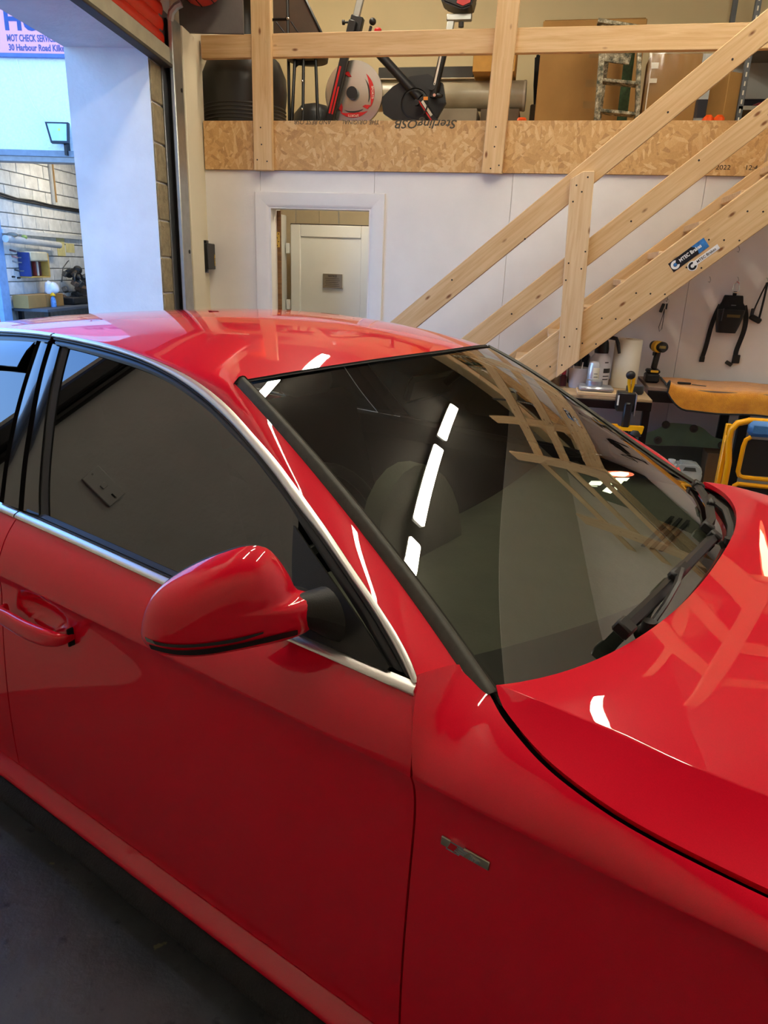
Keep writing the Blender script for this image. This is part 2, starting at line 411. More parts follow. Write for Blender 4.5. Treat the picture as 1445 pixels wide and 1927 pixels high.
text('lettering', 'ROLLER', 0.024, mat('yellow_print', '#e0b400', 0.5), frame(LW(-0.06, -0.0756, 1.53), (0, 0, 1), LA * -1.0 if False else LA * 1.0), bx)

# --- partition wall under the mezzanine, in painted sheets, with a doorway
wb = sgroup('wall_back')
def sheet(x0, x1, z0=0.0, z1=2.212): wbox(B(), x0 + 0.0012, x1 - 0.0012, 5.5, 5.52, z0, z1, 0.0006).obj('panel', WHITE, wb)
sheet(-2.56, -2.10); sheet(-2.10, -1.23, 1.97); sheet(-1.23, -0.245); sheet(-0.245, 1.02); sheet(1.02, 2.24); sheet(2.24, 3.25)
wbox(B(), -2.7, 3.25, 5.525, 5.60, 0, 2.21).obj('studwork', PINE, wb) if False else None
b = B(); wbox(b, -2.62, -2.02, 5.521, 5.60, 0, 2.48); wbox(b, -1.248, 3.25, 5.521, 5.60, 0, 2.48); wbox(b, -2.02, -1.248, 5.521, 5.60, 1.97, 2.48)
b.obj('backing_board', CREAM, wb)
# specks and scuffs on the paint are in the material; architrave round the doorway
t2 = sgroup('trim_2')
def arch(p0, p1, side, up):
    """architrave strip with bevelled inner edge; side = direction towards the opening"""
    p0 = Vector(p0); p1 = Vector(p1); L = (p1 - p0).length
    M = frame(p0, side, (0, -1, 0)); prof = [(0, 0), (0.105, 0), (0.105, 0.008), (0.082, 0.022), (0.004, 0.022), (0, 0.018)]
    ax = Vector(side).cross(Vector((0, -1, 0)))
    return prof, M, L, ax
def architrave(p0, p1, side, m0, m1):
    p0 = Vector(p0); p1 = Vector(p1); d = (p1 - p0).normalized(); s = Vector(side); f = Vector((0, -1, 0)); w = 0.112
    prof = [(0, 0), (w, 0), (w, 0.007), (w - 0.008, 0.012), (w - 0.030, 0.022), (0.004, 0.022), (0, 0.017)]
    vs = []; n = len(prof)
    for k, (p, mi) in enumerate(((p0, m0), (p1, m1))):
        sg = 1 if k == 0 else -1
        vs += [p + s * a + f * h + d * (sg * a * mi) for a, h in prof]
    fs = [[i, (i + 1) % n, n + (i + 1) % n, n + i] for i in range(n)] + [list(range(n))[::-1], list(range(n, 2 * n))]
    return B()._add(vs, fs).obj('architrave', WHITE, t2, ang=25)
architrave((-2.141, 5.5, 0), (-2.141, 5.5, 2.069), (1, 0, 0), 0, 1)
architrave((-1.145, 5.5, 0), (-1.145, 5.5, 2.069), (-1, 0, 0), 0, 1)
architrave((-2.141, 5.5, 2.069), (-1.145, 5.5, 2.069), (0, 0, -1), 1, 1)
b = B(); wbox(b, -2.04, -2.018, 5.49, 5.615, 0, 1.968); b.obj('door_lining', WHITE, t2)
b = B(); wbox(b, -1.262, -1.24, 5.49, 5.615, 0, 1.968); b.obj('door_lining', WHITE, t2)
b = B(); wbox(b, -2.018, -1.262, 5.49, 5.615, 1.955, 1.975); b.obj('door_lining', WHITE, t2)
d1 = sgroup('door_1')
WOODD = mat_pine('stained_edge', lin('#8a6238'), lin('#5f3f20'), lin('#3a2412'))
DL = Matrix.Rotation(math.radians(62), 3, 'Z')
B().box(Vector((-2.008, 5.63, 0.98)) + DL @ Vector((0, 0.37, 0)), (0.044, 0.73, 1.94), 0.002, DL).obj('door_leaf', mat_pine('door_skin', lin('#d8d4cc'), lin('#cfcabf'), lin('#c8c2b4')), d1)
wbox(B(), -2.029, -1.986, 5.622, 5.631, 0.012, 1.949, 0.001).obj('door_edge', WOODD, d1)
BRASS = mat('brass', '#d9b659', 0.35, metal=0.7)
for z in (1.74, 0.95, 0.25):
    h = wbox(B(), -2.026, -1.996, 5.618, 5.623, z - 0.055, z + 0.055, 0.001).obj('hinge', BRASS, d1)
    b = B()
    for k in range(4): b.cyl((-2.011 + (0.006 if k % 2 else -0.006), 5.6172, z - 0.042 + 0.028 * k), (-2.011 + (0.006 if k % 2 else -0.006), 5.6185, z - 0.042 + 0.028 * k), 0.0045, n=8)
    b.obj('screw', SCREW, h)
# --- little room behind
wr = sgroup('wall_rear')
for x0, x1, y in ((-3.3, -2.36, 7.10), (-2.355, -2.12, 7.10), (-2.115, -1.93, 7.085), (-1.925, -1.3, 7.10), (-1.295, 3.3, 7.10)): wbox(B(), x0, x1, y, 7.14, 0, 2.48, 0.003).obj('panel', CREAM, wr)
wbox(B(), -1.22, -1.12, 5.6, 7.1, 0, 2.48).obj('partition', CREAM, wr)
wbox(B(), -3.2, 3.3, 7.62, 7.72, 2.4, 4.6).obj('upper_wall', mat('upper_wall_paint', '#d9c79c', 0.7, var=0.03, scale=2), wr)
d2 = sgroup('door_2')
b = B(); wbox(b, -2.235, -2.143, 6.58, 6.64, 0.02, 1.905, 0.006); wbox(b, -1.580, -1.494, 6.58, 6.64, 0.02, 1.905, 0.006); wbox(b, -2.143, -1.58, 6.58, 6.64, 1.802, 1.905, 0.006); wbox(b, -2.143, -1.58, 6.58, 6.64, 0.02, 0.15, 0.006)
b.obj('door_frame', UPVC, d2)
wbox(B(), -2.15, -1.575, 6.60, 6.625, 0.14, 1.81).obj('door_panel', UPVC, d2)
b = B(); wbox(b, -2.245, -1.484, 6.61, 6.66, 0.0, 1.914, 0.002); b.obj('gasket', BLACKP, d2)
for z in (1.70, 1.21, 0.3): wbox(B(), -2.275, -2.243, 6.555, 6.60, z - 0.045, z + 0.045, 0.006).obj('hinge', UPVC, d2)
b = B(); wbox(b, -2.352, -2.285, 6.40, 6.62, 0, 1.98, 0.006); wbox(b, -2.41, -2.352, 6.40, 6.64, 0, 2.03, 0.006); b.obj('side_frame', UPVC, d2)
pq = wbox(B(), -1.927, -1.744, 6.572, 6.580, 1.372, 1.495, 0.003).obj('plaque', mat('plaque_metal', '#8c8272', 0.35, metal=0.5), d2, label='brown metal notice plaque on the white door')
wbox(B(), -1.93, -1.741, 6.579, 6.60, 1.369, 1.498, 0.001).obj('plaque_backing', UPVC, d2)
TXT_D = mat('dark_print', '#241f1c', 0.6)
text('plaque_text', 'NOTICE', 0.022, TXT_D, frame((-1.8355, 6.5712, 1.468), (1, 0, 0), (0, 0, 1)), pq, align='CENTER', bold=0.0006)
b = B()
for k in range(5): wbox(b, -1.905 + 0.006 * (k % 2), -1.766 - 0.008 * (k % 3), 6.5710, 6.5716, 1.388 + 0.016 * k, 1.391 + 0.016 * k)
b.obj('plaque_lines', TXT_D, pq)
# --- mezzanine deck and outer walls
struct(wbox(B(), -3.1, 3.25, 5.50, 7.65, 2.482, 2.50).obj('floor_mezzanine', OSB))
struct(wbox(B(), 3.2, 3.3, -1.4, 7.9, 0, 4.6).obj('wall_right', mat('right_wall', '#cfcac4', 0.7, var=0.05)))
struct(wbox(B(), -1.95, 3.3, -1.45, -1.35, 0, 4.6).obj('wall_front', mat('front_wall', '#c9c3b6', 0.6, var=0.04, scale=3)))

# --- OSB edge board with its printed stamps
ob = thing('edge_board', 'long OSB board along the mezzanine edge with upside-down printing', 'board', (0.3, 5.49, 2.213))
wbox(B(), -2.527, 1.42, 5.478, 5.498, 2.213, 2.537, 0.001).obj('board', OSB, ob)
wbox(B(), 1.421, 3.2, 5.478, 5.498, 2.213, 2.537, 0.001).obj('board', OSB, ob)
INK = mat('stamp_ink', '#4a4436', 0.8)
text('stamp', 'SterlingOSB', 0.075, INK, frame((-0.655, 5.4775, 2.540), (-1, 0, 0), (0, 0, -1)), ob, sx=1.18, shear=0.25, bold=0.0012)
text('stamp', 'THE ORIGINAL', 0.040, INK, frame((-1.20, 5.4775, 2.541), (-1, 0, 0), (0, 0, -1)), ob, sx=1.02, shear=0.2)
text('stamp', 'AND BEST OSB', 0.040, INK, frame((-1.55, 5.4775, 2.541), (-1, 0, 0), (0, 0, -1)), ob, sx=1.02, shear=0.2)
text('stamp', '2022', 0.040, mat('stamp_black', '#201a12', 0.8), frame((1.062, 5.4775, 2.250), (1, 0, 0), (0, 0, 1)), ob, sx=1.15)
text('stamp', '12:4', 0.040, mat('stamp_black', '#201a12', 0.8), frame((1.240, 5.4775, 2.250), (1, 0, 0), (0, 0, 1)), ob, sx=1.15)

# --- strip lights under the roof
def batten(c, d, L, label):
    c = Vector(c); d = Vector(d).normalized(); s = Vector((-d.y, d.x, 0))
    t = thing('strip_light', label, 'light', c, group=None)
    M = Matrix((( d.x, s.x, 0), (d.y, s.y, 0), (0, 0, 1)))
    B().box(c + Vector((0, 0, 0.05)), (L + 0.02, 0.10, 0.05), 0.005, M).obj('housing', UPVC, t)
    B().box(c + Vector((0, 0, 0.005)), (L, 0.115, 0.05), 0.012, M).obj('diffuser', LIGHT, t)
    top = 4.6 if c.z > 3 else 2.482
    for k in (-0.35, 0.35): B().cyl(c + d * L * k + Vector((0, 0, 0.07)), (c.x + d.x * L * k, c.y + d.y * L * k, top), 0.006, n=6).obj('hanger', STEEL, t)
LIGHT = mat_emit('strip_light_diffuser', BATTEN_COLOR, BATTEN_STRENGTH)
BATTENS = [((1.05, 4.56, 4.40), (0, 1, 0), 1.2, 'strip light nearest the mezzanine in the row over the bonnet'),
           ((1.05, 3.12, 4.40), (0, 1, 0), 1.2, 'middle strip light in the row over the bonnet'),
           ((1.05, 1.76, 4.40), (0, 1, 0), 1.2, 'strip light farthest from the mezzanine in the row over the bonnet'),
           ((-1.0, 3.6, 4.40), (0, 1, 0), 1.2, 'strip light nearest the mezzanine in the row by the shutter'),
           ((-1.0, 1.9, 4.40), (0, 1, 0), 1.2, 'strip light farther from the mezzanine in the row by the shutter')]
for q in BATTENS: batten(*q)
batten((-1.7, 6.0, 4.3), (0, 1, 0), 1.2, 'strip light hung above the punch bag')
batten((-1.62, 5.95, 2.36), (1, 0, 0), 0.22, 'added short strip light that brightens the small room behind the doorway')  # added lamp, lifts the light level behind the doorway; no fitting known there
ws_ = thing('wall_socket', 'white fused switch plate on the wall pier behind the driver side', 'socket', LW(-4.265, 0, 1.44))
lbox(B(), -4.338, -4.192, -0.012, 0.0, 1.397, 1.483, 0.003).obj('plate', UPVC, ws_)
lbox(B(), -4.273, -4.253, -0.017, -0.012, 1.428, 1.452, 0.002).obj('switch', UPVC, ws_)
lbox(B(), -4.325, -4.305, -0.0135, -0.012, 1.435, 1.442).obj('fuse_slot', BLACKP, ws_)
for s_ in (-4.326, -4.204): B().cyl(LW(s_, -0.0135, 1.44), LW(s_, -0.012, 1.44), 0.004, n=8).obj('screw', STEEL, ws_)
g2 = thing('guide_rail', 'dark shutter guide channel on the pier nearest the camera', 'guide rail', LW(-3.93, -0.03, 0))
lbox(B(), -3.985, -3.885, -0.030, -0.001, 0.0, 3.02, 0.004).obj('backing', mat('guide_dark', '#26262a', 0.5), g2)
lbox(B(), -3.95, -3.895, -0.085, -0.031, 0.0, 2.98, 0.008).obj('channel', mat('guide_dark', '#26262a', 0.5), g2)
lbox(B(), -3.982, -3.955, -0.050, -0.031, 0.0, 2.98, 0.008).obj('rubber_seal', BLACKP, g2)
# ------------------------------------------------------------------ guard rail on the mezzanine
def screws(pts, nrm, parent, r=0.0055):
    b = B(); n = Vector(nrm).normalized()
    for p in pts: p = Vector(p); b.cyl(p - n * 0.004, p + n * 0.0012, r, n=7)
    o = b.obj('screw_head', SCREW, parent); o['kind'] = 'stuff'; return o
gr = thing('guard_rail', 'pine guard rail along the mezzanine edge with two tall posts', 'railing', (-0.5, 5.46, 2.21))
board('rail', (-2.520, 5.50, 3.005), (1.75, 5.50, 3.005), (0, 0, 1), 0.145, 0.045, PINE, gr, 0.004)
def gpost(x0, x1, zb=2.205, lean=0.0):
    o = board('post', (x0, 5.455, zb), (x1, 5.455, 4.05), (1, 0, 0), 0.143, 0.045, PINE, gr, 0.004); return o
p = gpost(-2.052, -2.052); screws([(-2.065, 5.432, 2.485), (-2.06, 5.432, 2.375), (-2.095, 5.432, 2.275), (-2.02, 5.432, 2.265)], (0, -1, 0), p)
p = gpost(-0.392, -0.345); screws([(-0.386, 5.432, 2.49), (-0.385, 5.432, 2.37), (-0.345, 5.432, 2.255), (-0.40, 5.432, 2.235)], (0, -1, 0), p)
gpost(1.42, 1.45)
# ------------------------------------------------------------------ stairs
st = thing('staircase', 'open pine staircase rising to the mezzanine with two sloping handrails', 'staircase', (0.5, 5.1, 0.0))
S = 0.865; ca = 1 / math.sqrt(1 + S * S); SD = Vector((ca, 0, S * ca)); SU = Vector((-S * ca, 0, ca))
def sloped(name, ctop, cbot, x0, x1, y, t, m, bev=0.004):
    cm = (ctop + cbot) / 2; w = (ctop - cbot) * ca
    return board(name, (x0, y, S * x0 + cm), (x1, y, S * x1 + cm), SU, w, t, m, st, bev)
sf = sloped('stringer', 1.089, 0.775, -0.86, 1.95, 4.865, 0.05, PINE)
sb = sloped('stringer', 1.128, 0.82, -0.90, 1.76, 5.40, 0.044, PINE)
pts = []
for i in range(-3, 8):
    z = 0.16 * i + 1.16; x = (z - 0.945) / S
    for k in (0, 1, 2): pts.append((x + 0.085 * k - 0.02, 4.839, z - 0.01))
screws(pts, (0, -1, 0), sf)
# treads, top faces just under the stringer's upper edge
for i in range(-5, 9):
    zt = 1.195 + 0.175 * i; x = (zt - 1.085) / S + 0.005
    if zt < 0.1: continue
    b = B(); wbox(b, x - 0.035, x + 0.20, 4.891, 5.376, zt - 0.04, zt, 0.004); b.obj('tread', PINE2, st)
    b = B(); wbox(b, x + 0.01, x + 0.19, 4.891, 4.93, zt - 0.085, zt - 0.041, 0.003); wbox(b, x + 0.01, x + 0.19, 5.34, 5.376, zt - 0.085, zt - 0.041, 0.003); b.obj('tread_bearer', PINE2, st)
hr1 = sloped('handrail', 2.040, 1.856, -0.95, 1.95, 4.860, 0.045, PINE)
hr2 = sloped('handrail', 1.540, 1.369, -0.95, 1.95, 4.860, 0.045, PINE)
def newel(xb0, zb0, xb1, zb1, tl, tr, x_top, x_bot):
    """newel board: clipped top corner, foot cut to the slope of the stringer"""
    w = 0.1305
    poly = [(x_bot, zb0), (x_bot + w, zb1), (x_top + w + 0.003, tr), (x_top + w * 0.52, tr - 0.002), (x_top, tl)]
    M = frame((0, 4.838, 0), (1, 0, 0), (0, 0, 1))
    t = B().prism(poly, 0.042, M)
    bmesh.ops.bevel(t.bm, geom=list(t.bm.edges), offset=0.003, segments=1, affect='EDGES')
    # grain runs along the board: build it lying along local x
    R = Matrix.Rotation(PI / 2, 4, 'Y')
    for v in t.bm.verts: v.co = R @ v.co
    return link('newel_post', t.mesh('newel_post', PINE2), st, R.inverted())
nw = newel(0, 0.928, 0, 1.045, 2.105, 2.150, 0.127, 0.174)
screws([(0.165, 4.796, 2.07), (0.225, 4.796, 2.115), (0.20, 4.796, 2.035), (0.155, 4.796, 1.98), (0.262, 4.796, 1.70), (0.17, 4.796, 1.63), (0.25, 4.796, 1.60), (0.165, 4.796, 1.53), (0.265, 4.796, 1.24), (0.195, 4.796, 1.185), (0.235, 4.796, 1.13), (0.20, 4.796, 1.01)], (0, -1, 0), nw)
screws([(-0.55 + 0.37 * i + (0.07 if i % 2 else 0), 4.836, S * (-0.55 + 0.37 * i) + 1.98 - 0.06 * (i % 3)) for i in range(7)], (0, -1, 0), hr1, 0.006)
screws([(-0.15 + 0.33 * i, 4.836, S * (-0.15 + 0.33 * i) + 1.44 + 0.05 * (i % 2)) for i in range(5)], (0, -1, 0), hr2, 0.006)
# landing at the top: deck, two posts and three level boards
b = B(); wbox(b, 1.72, 3.18, 4.88, 5.39, 2.46, 2.482, 0.002); b.obj('landing', OSB, st)
for x, zt in ((1.845, 4.12), (2.85, 4.12)): board('landing_post', (x, 4.818, 2.30), (x, 4.818, zt), (1, 0, 0), 0.145, 0.044, PINE2, st)
for z in (3.62, 3.10, 2.58): board('landing_rail', (1.80, 4.864, z), (3.18, 4.864, z), (0, 0, 1), 0.145, 0.045, PINE, st)
# two stickers on the front stringer
def sticker(cx, cz, L, H, name, m, lab, y=4.8385):
    M = frame((cx, y, cz), SD, SU); me = B().box((0, 0, 0), (L, H, 0.001), 0).mesh(name, m)
    return link(name, me, st, M, label=lab), M
NAVY = mat('navy_print', '#10141f', 0.35); WHT = mat('white_print', '#f0f0f0', 0.4); BLU = mat('blue_print', '#2f6fb0', 0.35, var=0.6, scale=26)
k1, M1 = sticker(0.868, 1.700, 0.235, 0.062, 'sticker', NAVY, 'dark blue rectangular sticker with white lettering')
def onst(M, x, y): return M @ Matrix.Translation((x, y, 0.0008))
link('sticker_corner', B().prism([(0.05, -0.031), (0.1175, -0.031), (0.1175, 0.031), (0.035, 0.031), (0.06, 0.005)], 0.0006, Matrix.Identity(4)).mesh('sticker_corner', BLU), k1, M1 @ Matrix.Translation((0, 0, 0.0005)))
text('sticker_text', 'MTEC Brakes', 0.030, WHT, onst(M1, -0.058, -0.006), k1, bold=0.0009, sx=0.85)
def cring(k, M, x, y, r, m, m2):
    b = B(); n = 18
    pts = [(math.cos(0.9 + i * (2 * PI - 1.4) / n) , math.sin(0.9 + i * (2 * PI - 1.4) / n)) for i in range(n + 1)]
    poly = [(p[0] * r, p[1] * r) for p in pts] + [(p[0] * r * 0.45, p[1] * r * 0.45) for p in pts[::-1]]
    Md = onst(M, x, y)
    vs = [Vector((p[0], p[1], 0)) for p in poly]; N = n + 1
    b._add(vs, [[i, i + 1, 2 * N - 2 - i, 2 * N - 1 - i] for i in range(n)]); link('sticker_disc', b.mesh('sticker_disc', m), k, Md)
    link('sticker_hub', B().cyl((0, 0, 0), (0, 0, 0.0004), r * 0.38, n=14).mesh('sticker_hub', m2), k, Md)
cring(k1, M1, -0.088, 0, 0.026, WHT, BLU)
M2 = frame((0.955, 4.8385, 1.690), SD, SU)
k2, M2 = sticker(0.965, 1.700, 0.17, 0.030, 'sticker', WHT, 'white outline sticker with black lettering')
k2d = link('sticker_edge', B().cyl((0, 0, 0), (0, 0, 0.001), 0.029, n=24).mesh('sticker_edge', WHT), k2, M2 @ Matrix.Translation((-0.088, -0.004, -0.0005)))
text('sticker_text', 'MTEC Brakes', 0.024, NAVY, onst(M2, -0.058, -0.008), k2, sx=0.92, bold=0.0002)
cring(k2, M2, -0.088, -0.004, 0.024, NAVY, WHT)

# ------------------------------------------------------------------ lit sign at the top of the stairs (seen in the windscreen)
ls = thing('lit_sign', 'lit sign with a red oval and pale letters on black slats at the stair top', 'sign', (2.2, 5.42, 1.6))
wbox(B(), 1.79, 2.72, 5.425, 5.44, 1.55, 3.60).obj('backing', DARKHOLE, ls)
sm_ = wbox(B(), 1.79, 2.72, 5.410, 5.424, 1.56, 1.61, 0.003).mesh('slat', mat('slat_black', '#141316', 0.4))
for i in range(34): link('slat', sm_, ls, Matrix.Translation((0, 0, 0.06 * i)))
MS = frame((0, 5.407, 0), (1, 0, 0), (0, 0, 1))
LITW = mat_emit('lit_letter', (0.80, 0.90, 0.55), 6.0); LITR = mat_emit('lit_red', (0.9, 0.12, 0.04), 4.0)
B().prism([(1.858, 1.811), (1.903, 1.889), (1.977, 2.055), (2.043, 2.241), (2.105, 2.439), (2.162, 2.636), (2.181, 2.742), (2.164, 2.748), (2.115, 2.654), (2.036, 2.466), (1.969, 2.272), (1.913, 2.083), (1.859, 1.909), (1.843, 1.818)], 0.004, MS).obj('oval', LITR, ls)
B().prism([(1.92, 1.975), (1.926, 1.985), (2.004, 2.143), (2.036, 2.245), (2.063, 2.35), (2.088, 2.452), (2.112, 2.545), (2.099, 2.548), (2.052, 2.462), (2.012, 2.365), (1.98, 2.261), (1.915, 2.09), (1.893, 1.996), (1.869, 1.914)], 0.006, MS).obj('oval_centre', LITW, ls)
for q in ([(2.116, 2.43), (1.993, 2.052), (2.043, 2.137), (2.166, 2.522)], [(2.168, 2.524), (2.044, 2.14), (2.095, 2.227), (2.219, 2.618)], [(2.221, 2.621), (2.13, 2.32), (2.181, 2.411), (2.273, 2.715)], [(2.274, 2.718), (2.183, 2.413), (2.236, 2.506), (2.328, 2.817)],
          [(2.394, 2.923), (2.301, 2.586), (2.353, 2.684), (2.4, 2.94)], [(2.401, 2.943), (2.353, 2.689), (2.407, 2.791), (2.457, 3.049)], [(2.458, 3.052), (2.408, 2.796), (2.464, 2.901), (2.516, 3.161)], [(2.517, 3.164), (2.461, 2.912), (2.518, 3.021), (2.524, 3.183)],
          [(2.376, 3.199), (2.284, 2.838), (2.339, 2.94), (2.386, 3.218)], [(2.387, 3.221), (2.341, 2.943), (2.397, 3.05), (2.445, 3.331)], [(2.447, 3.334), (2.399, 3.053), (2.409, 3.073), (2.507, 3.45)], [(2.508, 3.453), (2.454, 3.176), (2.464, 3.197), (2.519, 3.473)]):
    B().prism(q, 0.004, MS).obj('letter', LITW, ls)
# ------------------------------------------------------------------ the car (its own axes: x forward, y to its left, z up)
car = thing('car', 'glossy red saloon car with tinted windows and chrome window trim', 'car', (0.6721, 1.5757, 0.0), math.radians(-23.1))
def _paint():
    m, nt, b = _nodes('red_paint')
    n = _noise(nt, _vec(nt, (1, 1, 1)), 900, 2)
    nt.links.new(_ramp(nt, n, [(0.3, (0.66, 0.0006, 0.018)), (0.7, (0.76, 0.001, 0.024))]), b.inputs['Base Color'])
    b.inputs['Roughness'].default_value = 0.45; b.inputs['Specular IOR Level'].default_value = 0.08
    b.inputs['Coat Weight'].default_value = 1.0; b.inputs['Coat Roughness'].default_value = 0.015; b.inputs['Coat IOR'].default_value = 1.55
    return m
RED = _paint()
RUB = mat('window_rubber', '#17171a', 0.5, var=0.1)
GLOSSB = mat('gloss_black', '#0b0a0b', 0.12, var=0.1, coat=0.8)
MATB = mat('matt_black_trim', '#171614', 0.55, var=0.12, bump=0.1, bscale=400)
FRM = mat('frame_black', '#1d1d20', 0.32, var=0.1)
TRIM = mat('satin_trim', '#ece9e4', 0.34, metal=0.9, var=0.02)
GL_SIDE = mat_glass('side_glass', (0.02, 0.022, 0.018), 0.95, ior=1.62)
GL_WS = mat_glass('windscreen_glass', (0.50, 0.55, 0.49), 0.95, ior=1.84)
SHELL = mat('body_cavity', '#060606', 0.8)
cz = lambda x: float(np.interp(x, [-3.7, -2.6, -1.7, -0.5, 0.0, 0.5, 0.95], [0.80, 0.806, 0.8075, 0.8035, 0.795, 0.77, 0.73]))
def plan(x):
    r = 0.0
    if x > -0.3: r -= 0.075 * (x + 0.3) ** 2 + 0.03 * max(0, x - 0.35) ** 2 * 4
    if x < -1.8: r -= 0.030 * (x + 1.8) ** 2 + 0.03 * max(0, -x - 3.2) ** 2 * 3
    return r
_lowprof = Spl1([-0.72, -0.655, -0.61, -0.55, -0.45, -0.35, -0.25, -0.15, -0.08, -0.045, -0.02, 0.0],
                [0.880, 0.893, 0.8965, 0.899, 0.902, 0.904, 0.9045, 0.903, 0.9015, 0.9025, 0.9065, 0.913])
def low(x, z): return _lowprof(z - cz(x)) + plan(x)
gh = lambda z: 0.853 - 0.60 * (z - 0.93) - 0.03 * (z - 0.93) ** 2
zb_ = Spl1([-3.7, -3.3, -3.0, -2.6, -1.765, -1.44, -1.14, -0.78, -0.498], [0.96, 0.985, 0.985, 0.965, 0.940, 0.934, 0.926, 0.919, 0.914])
zt_ = Spl1([-3.05, -2.6, -1.775, -1.447, -1.26, -1.12, -0.75, -0.506], [1.0, 0.98, 0.958, 0.950, 0.945, 0.941, 0.934, 0.932])
def T_belt(x):
    w = gh(zb_(x))
    if x < -2.6: w += plan(x) - plan(-2.6)
    return np.array([x, w, zb_(x)])
def upper(x, t, T):
    """bezier from the crease up to the top curve point T"""
    c0 = np.array([x, 0.913 + plan(x), cz(x)]); T = np.array(T)
    c1 = np.array([x + (T[0] - x) * 0.5, c0[1] - 0.13 * (c0[1] - T[1]), c0[2] + 0.57 * (T[2] - c0[2])])
    return (1 - t) ** 2 * c0 + 2 * t * (1 - t) * c1 + t * t * T
def sgn(P, side):  # side +1: the driver's (right) side, y negative
    P = np.array(P, float); Q = P.copy(); Q[..., 1] *= -side; return Q
def pobj(name, P, m, side=1, parent=None, edge=0.012, ang=50, flip=False, inset=None):
    """surface patch with its border turned in"""
    P = sgn(P, side); nu, nv = P.shape[:2]
    du = np.gradient(P, axis=0); dv = np.gradient(P, axis=1); N = np.cross(du, dv); N /= (np.linalg.norm(N, axis=2, keepdims=True) + 1e-9)
    s = 1 if (side == 1) != flip else -1
    b = B(); b.grid(P, flip=(s < 0))
    if edge:
        ring = [(i, 0) for i in range(nu)] + [(nu - 1, j) for j in range(1, nv)] + [(i, nv - 1) for i in range(nu - 2, -1, -1)] + [(0, j) for j in range(nv - 2, 0, -1)]
        A = [P[i, j] for i, j in ring]; C = [P[i, j] - s * N[i, j] * edge for i, j in ring]
        n = len(ring); b._add([tuple(p) for p in A + C], [[k, n + k, n + (k + 1) % n, (k + 1) % n] if s > 0 else [k, (k + 1) % n, n + (k + 1) % n, n + k] for k in range(n)])
    b.weld(1e-5)
    return b.obj(name, m, parent or car, ang, local=True, fix=False)

# ---- doors, lower body rows
def rows(n1, n2, zb):
    return [('l', k / (n1 - 1)) for k in range(n1)] + [('u', (k + 1) / n2) for k in range(n2)]
def side_pt(x, r, zb, T):
    if r[0] == 'l':
        k = 1 - (1 - r[1]) ** 1.6
        z = zb + k * (cz(x) - zb); return np.array([x, low(x, z), z])
    return upper(x, r[1], T)
xr_ = Spl1([0.17, 0.30, 0.51, 0.70, 0.78, 0.84, 0.89, 0.96], [-1.770, -1.767, -1.746, -1.718, -1.702, -1.690, -1.6885, -1.689])
xf_ = Spl1([0.17, 0.25, 0.49, 0.63, 0.80, 0.86, 0.90, 0.93], [-0.473, -0.474, -0.471, -0.468, -0.4705, -0.478, -0.488, -0.500])
def handle_dent(P):
    """scooped recess behind the handle"""
    x, y, z = P; d = ((x + 1.525) / 0.100) ** 2 + ((z - 0.757) / 0.040) ** 2
    if d < 1: P = P.copy(); P[1] -= 0.032 * (1 - d) ** 0.6
    return P
def door_patch(xa, xb, nu, n1, n2, zb, dent=None, gap=0.0022):
    R = rows(n1, n2, zb); G = []
    for u in np.linspace(0, 1, nu):
        row = []
        for r in R:
            z = (zb + (1 - (1 - r[1]) ** 1.6) * (0.803 - zb)) if r[0] == 'l' else 0.803 + r[1] * 0.13
            x = (xa(z) + gap) * (1 - u) + (xb(z) - gap) * u
            p = side_pt(x, r, zb, T_belt(x)); row.append(dent(p) if dent else p)
        G.append(row)
    return np.array(G)
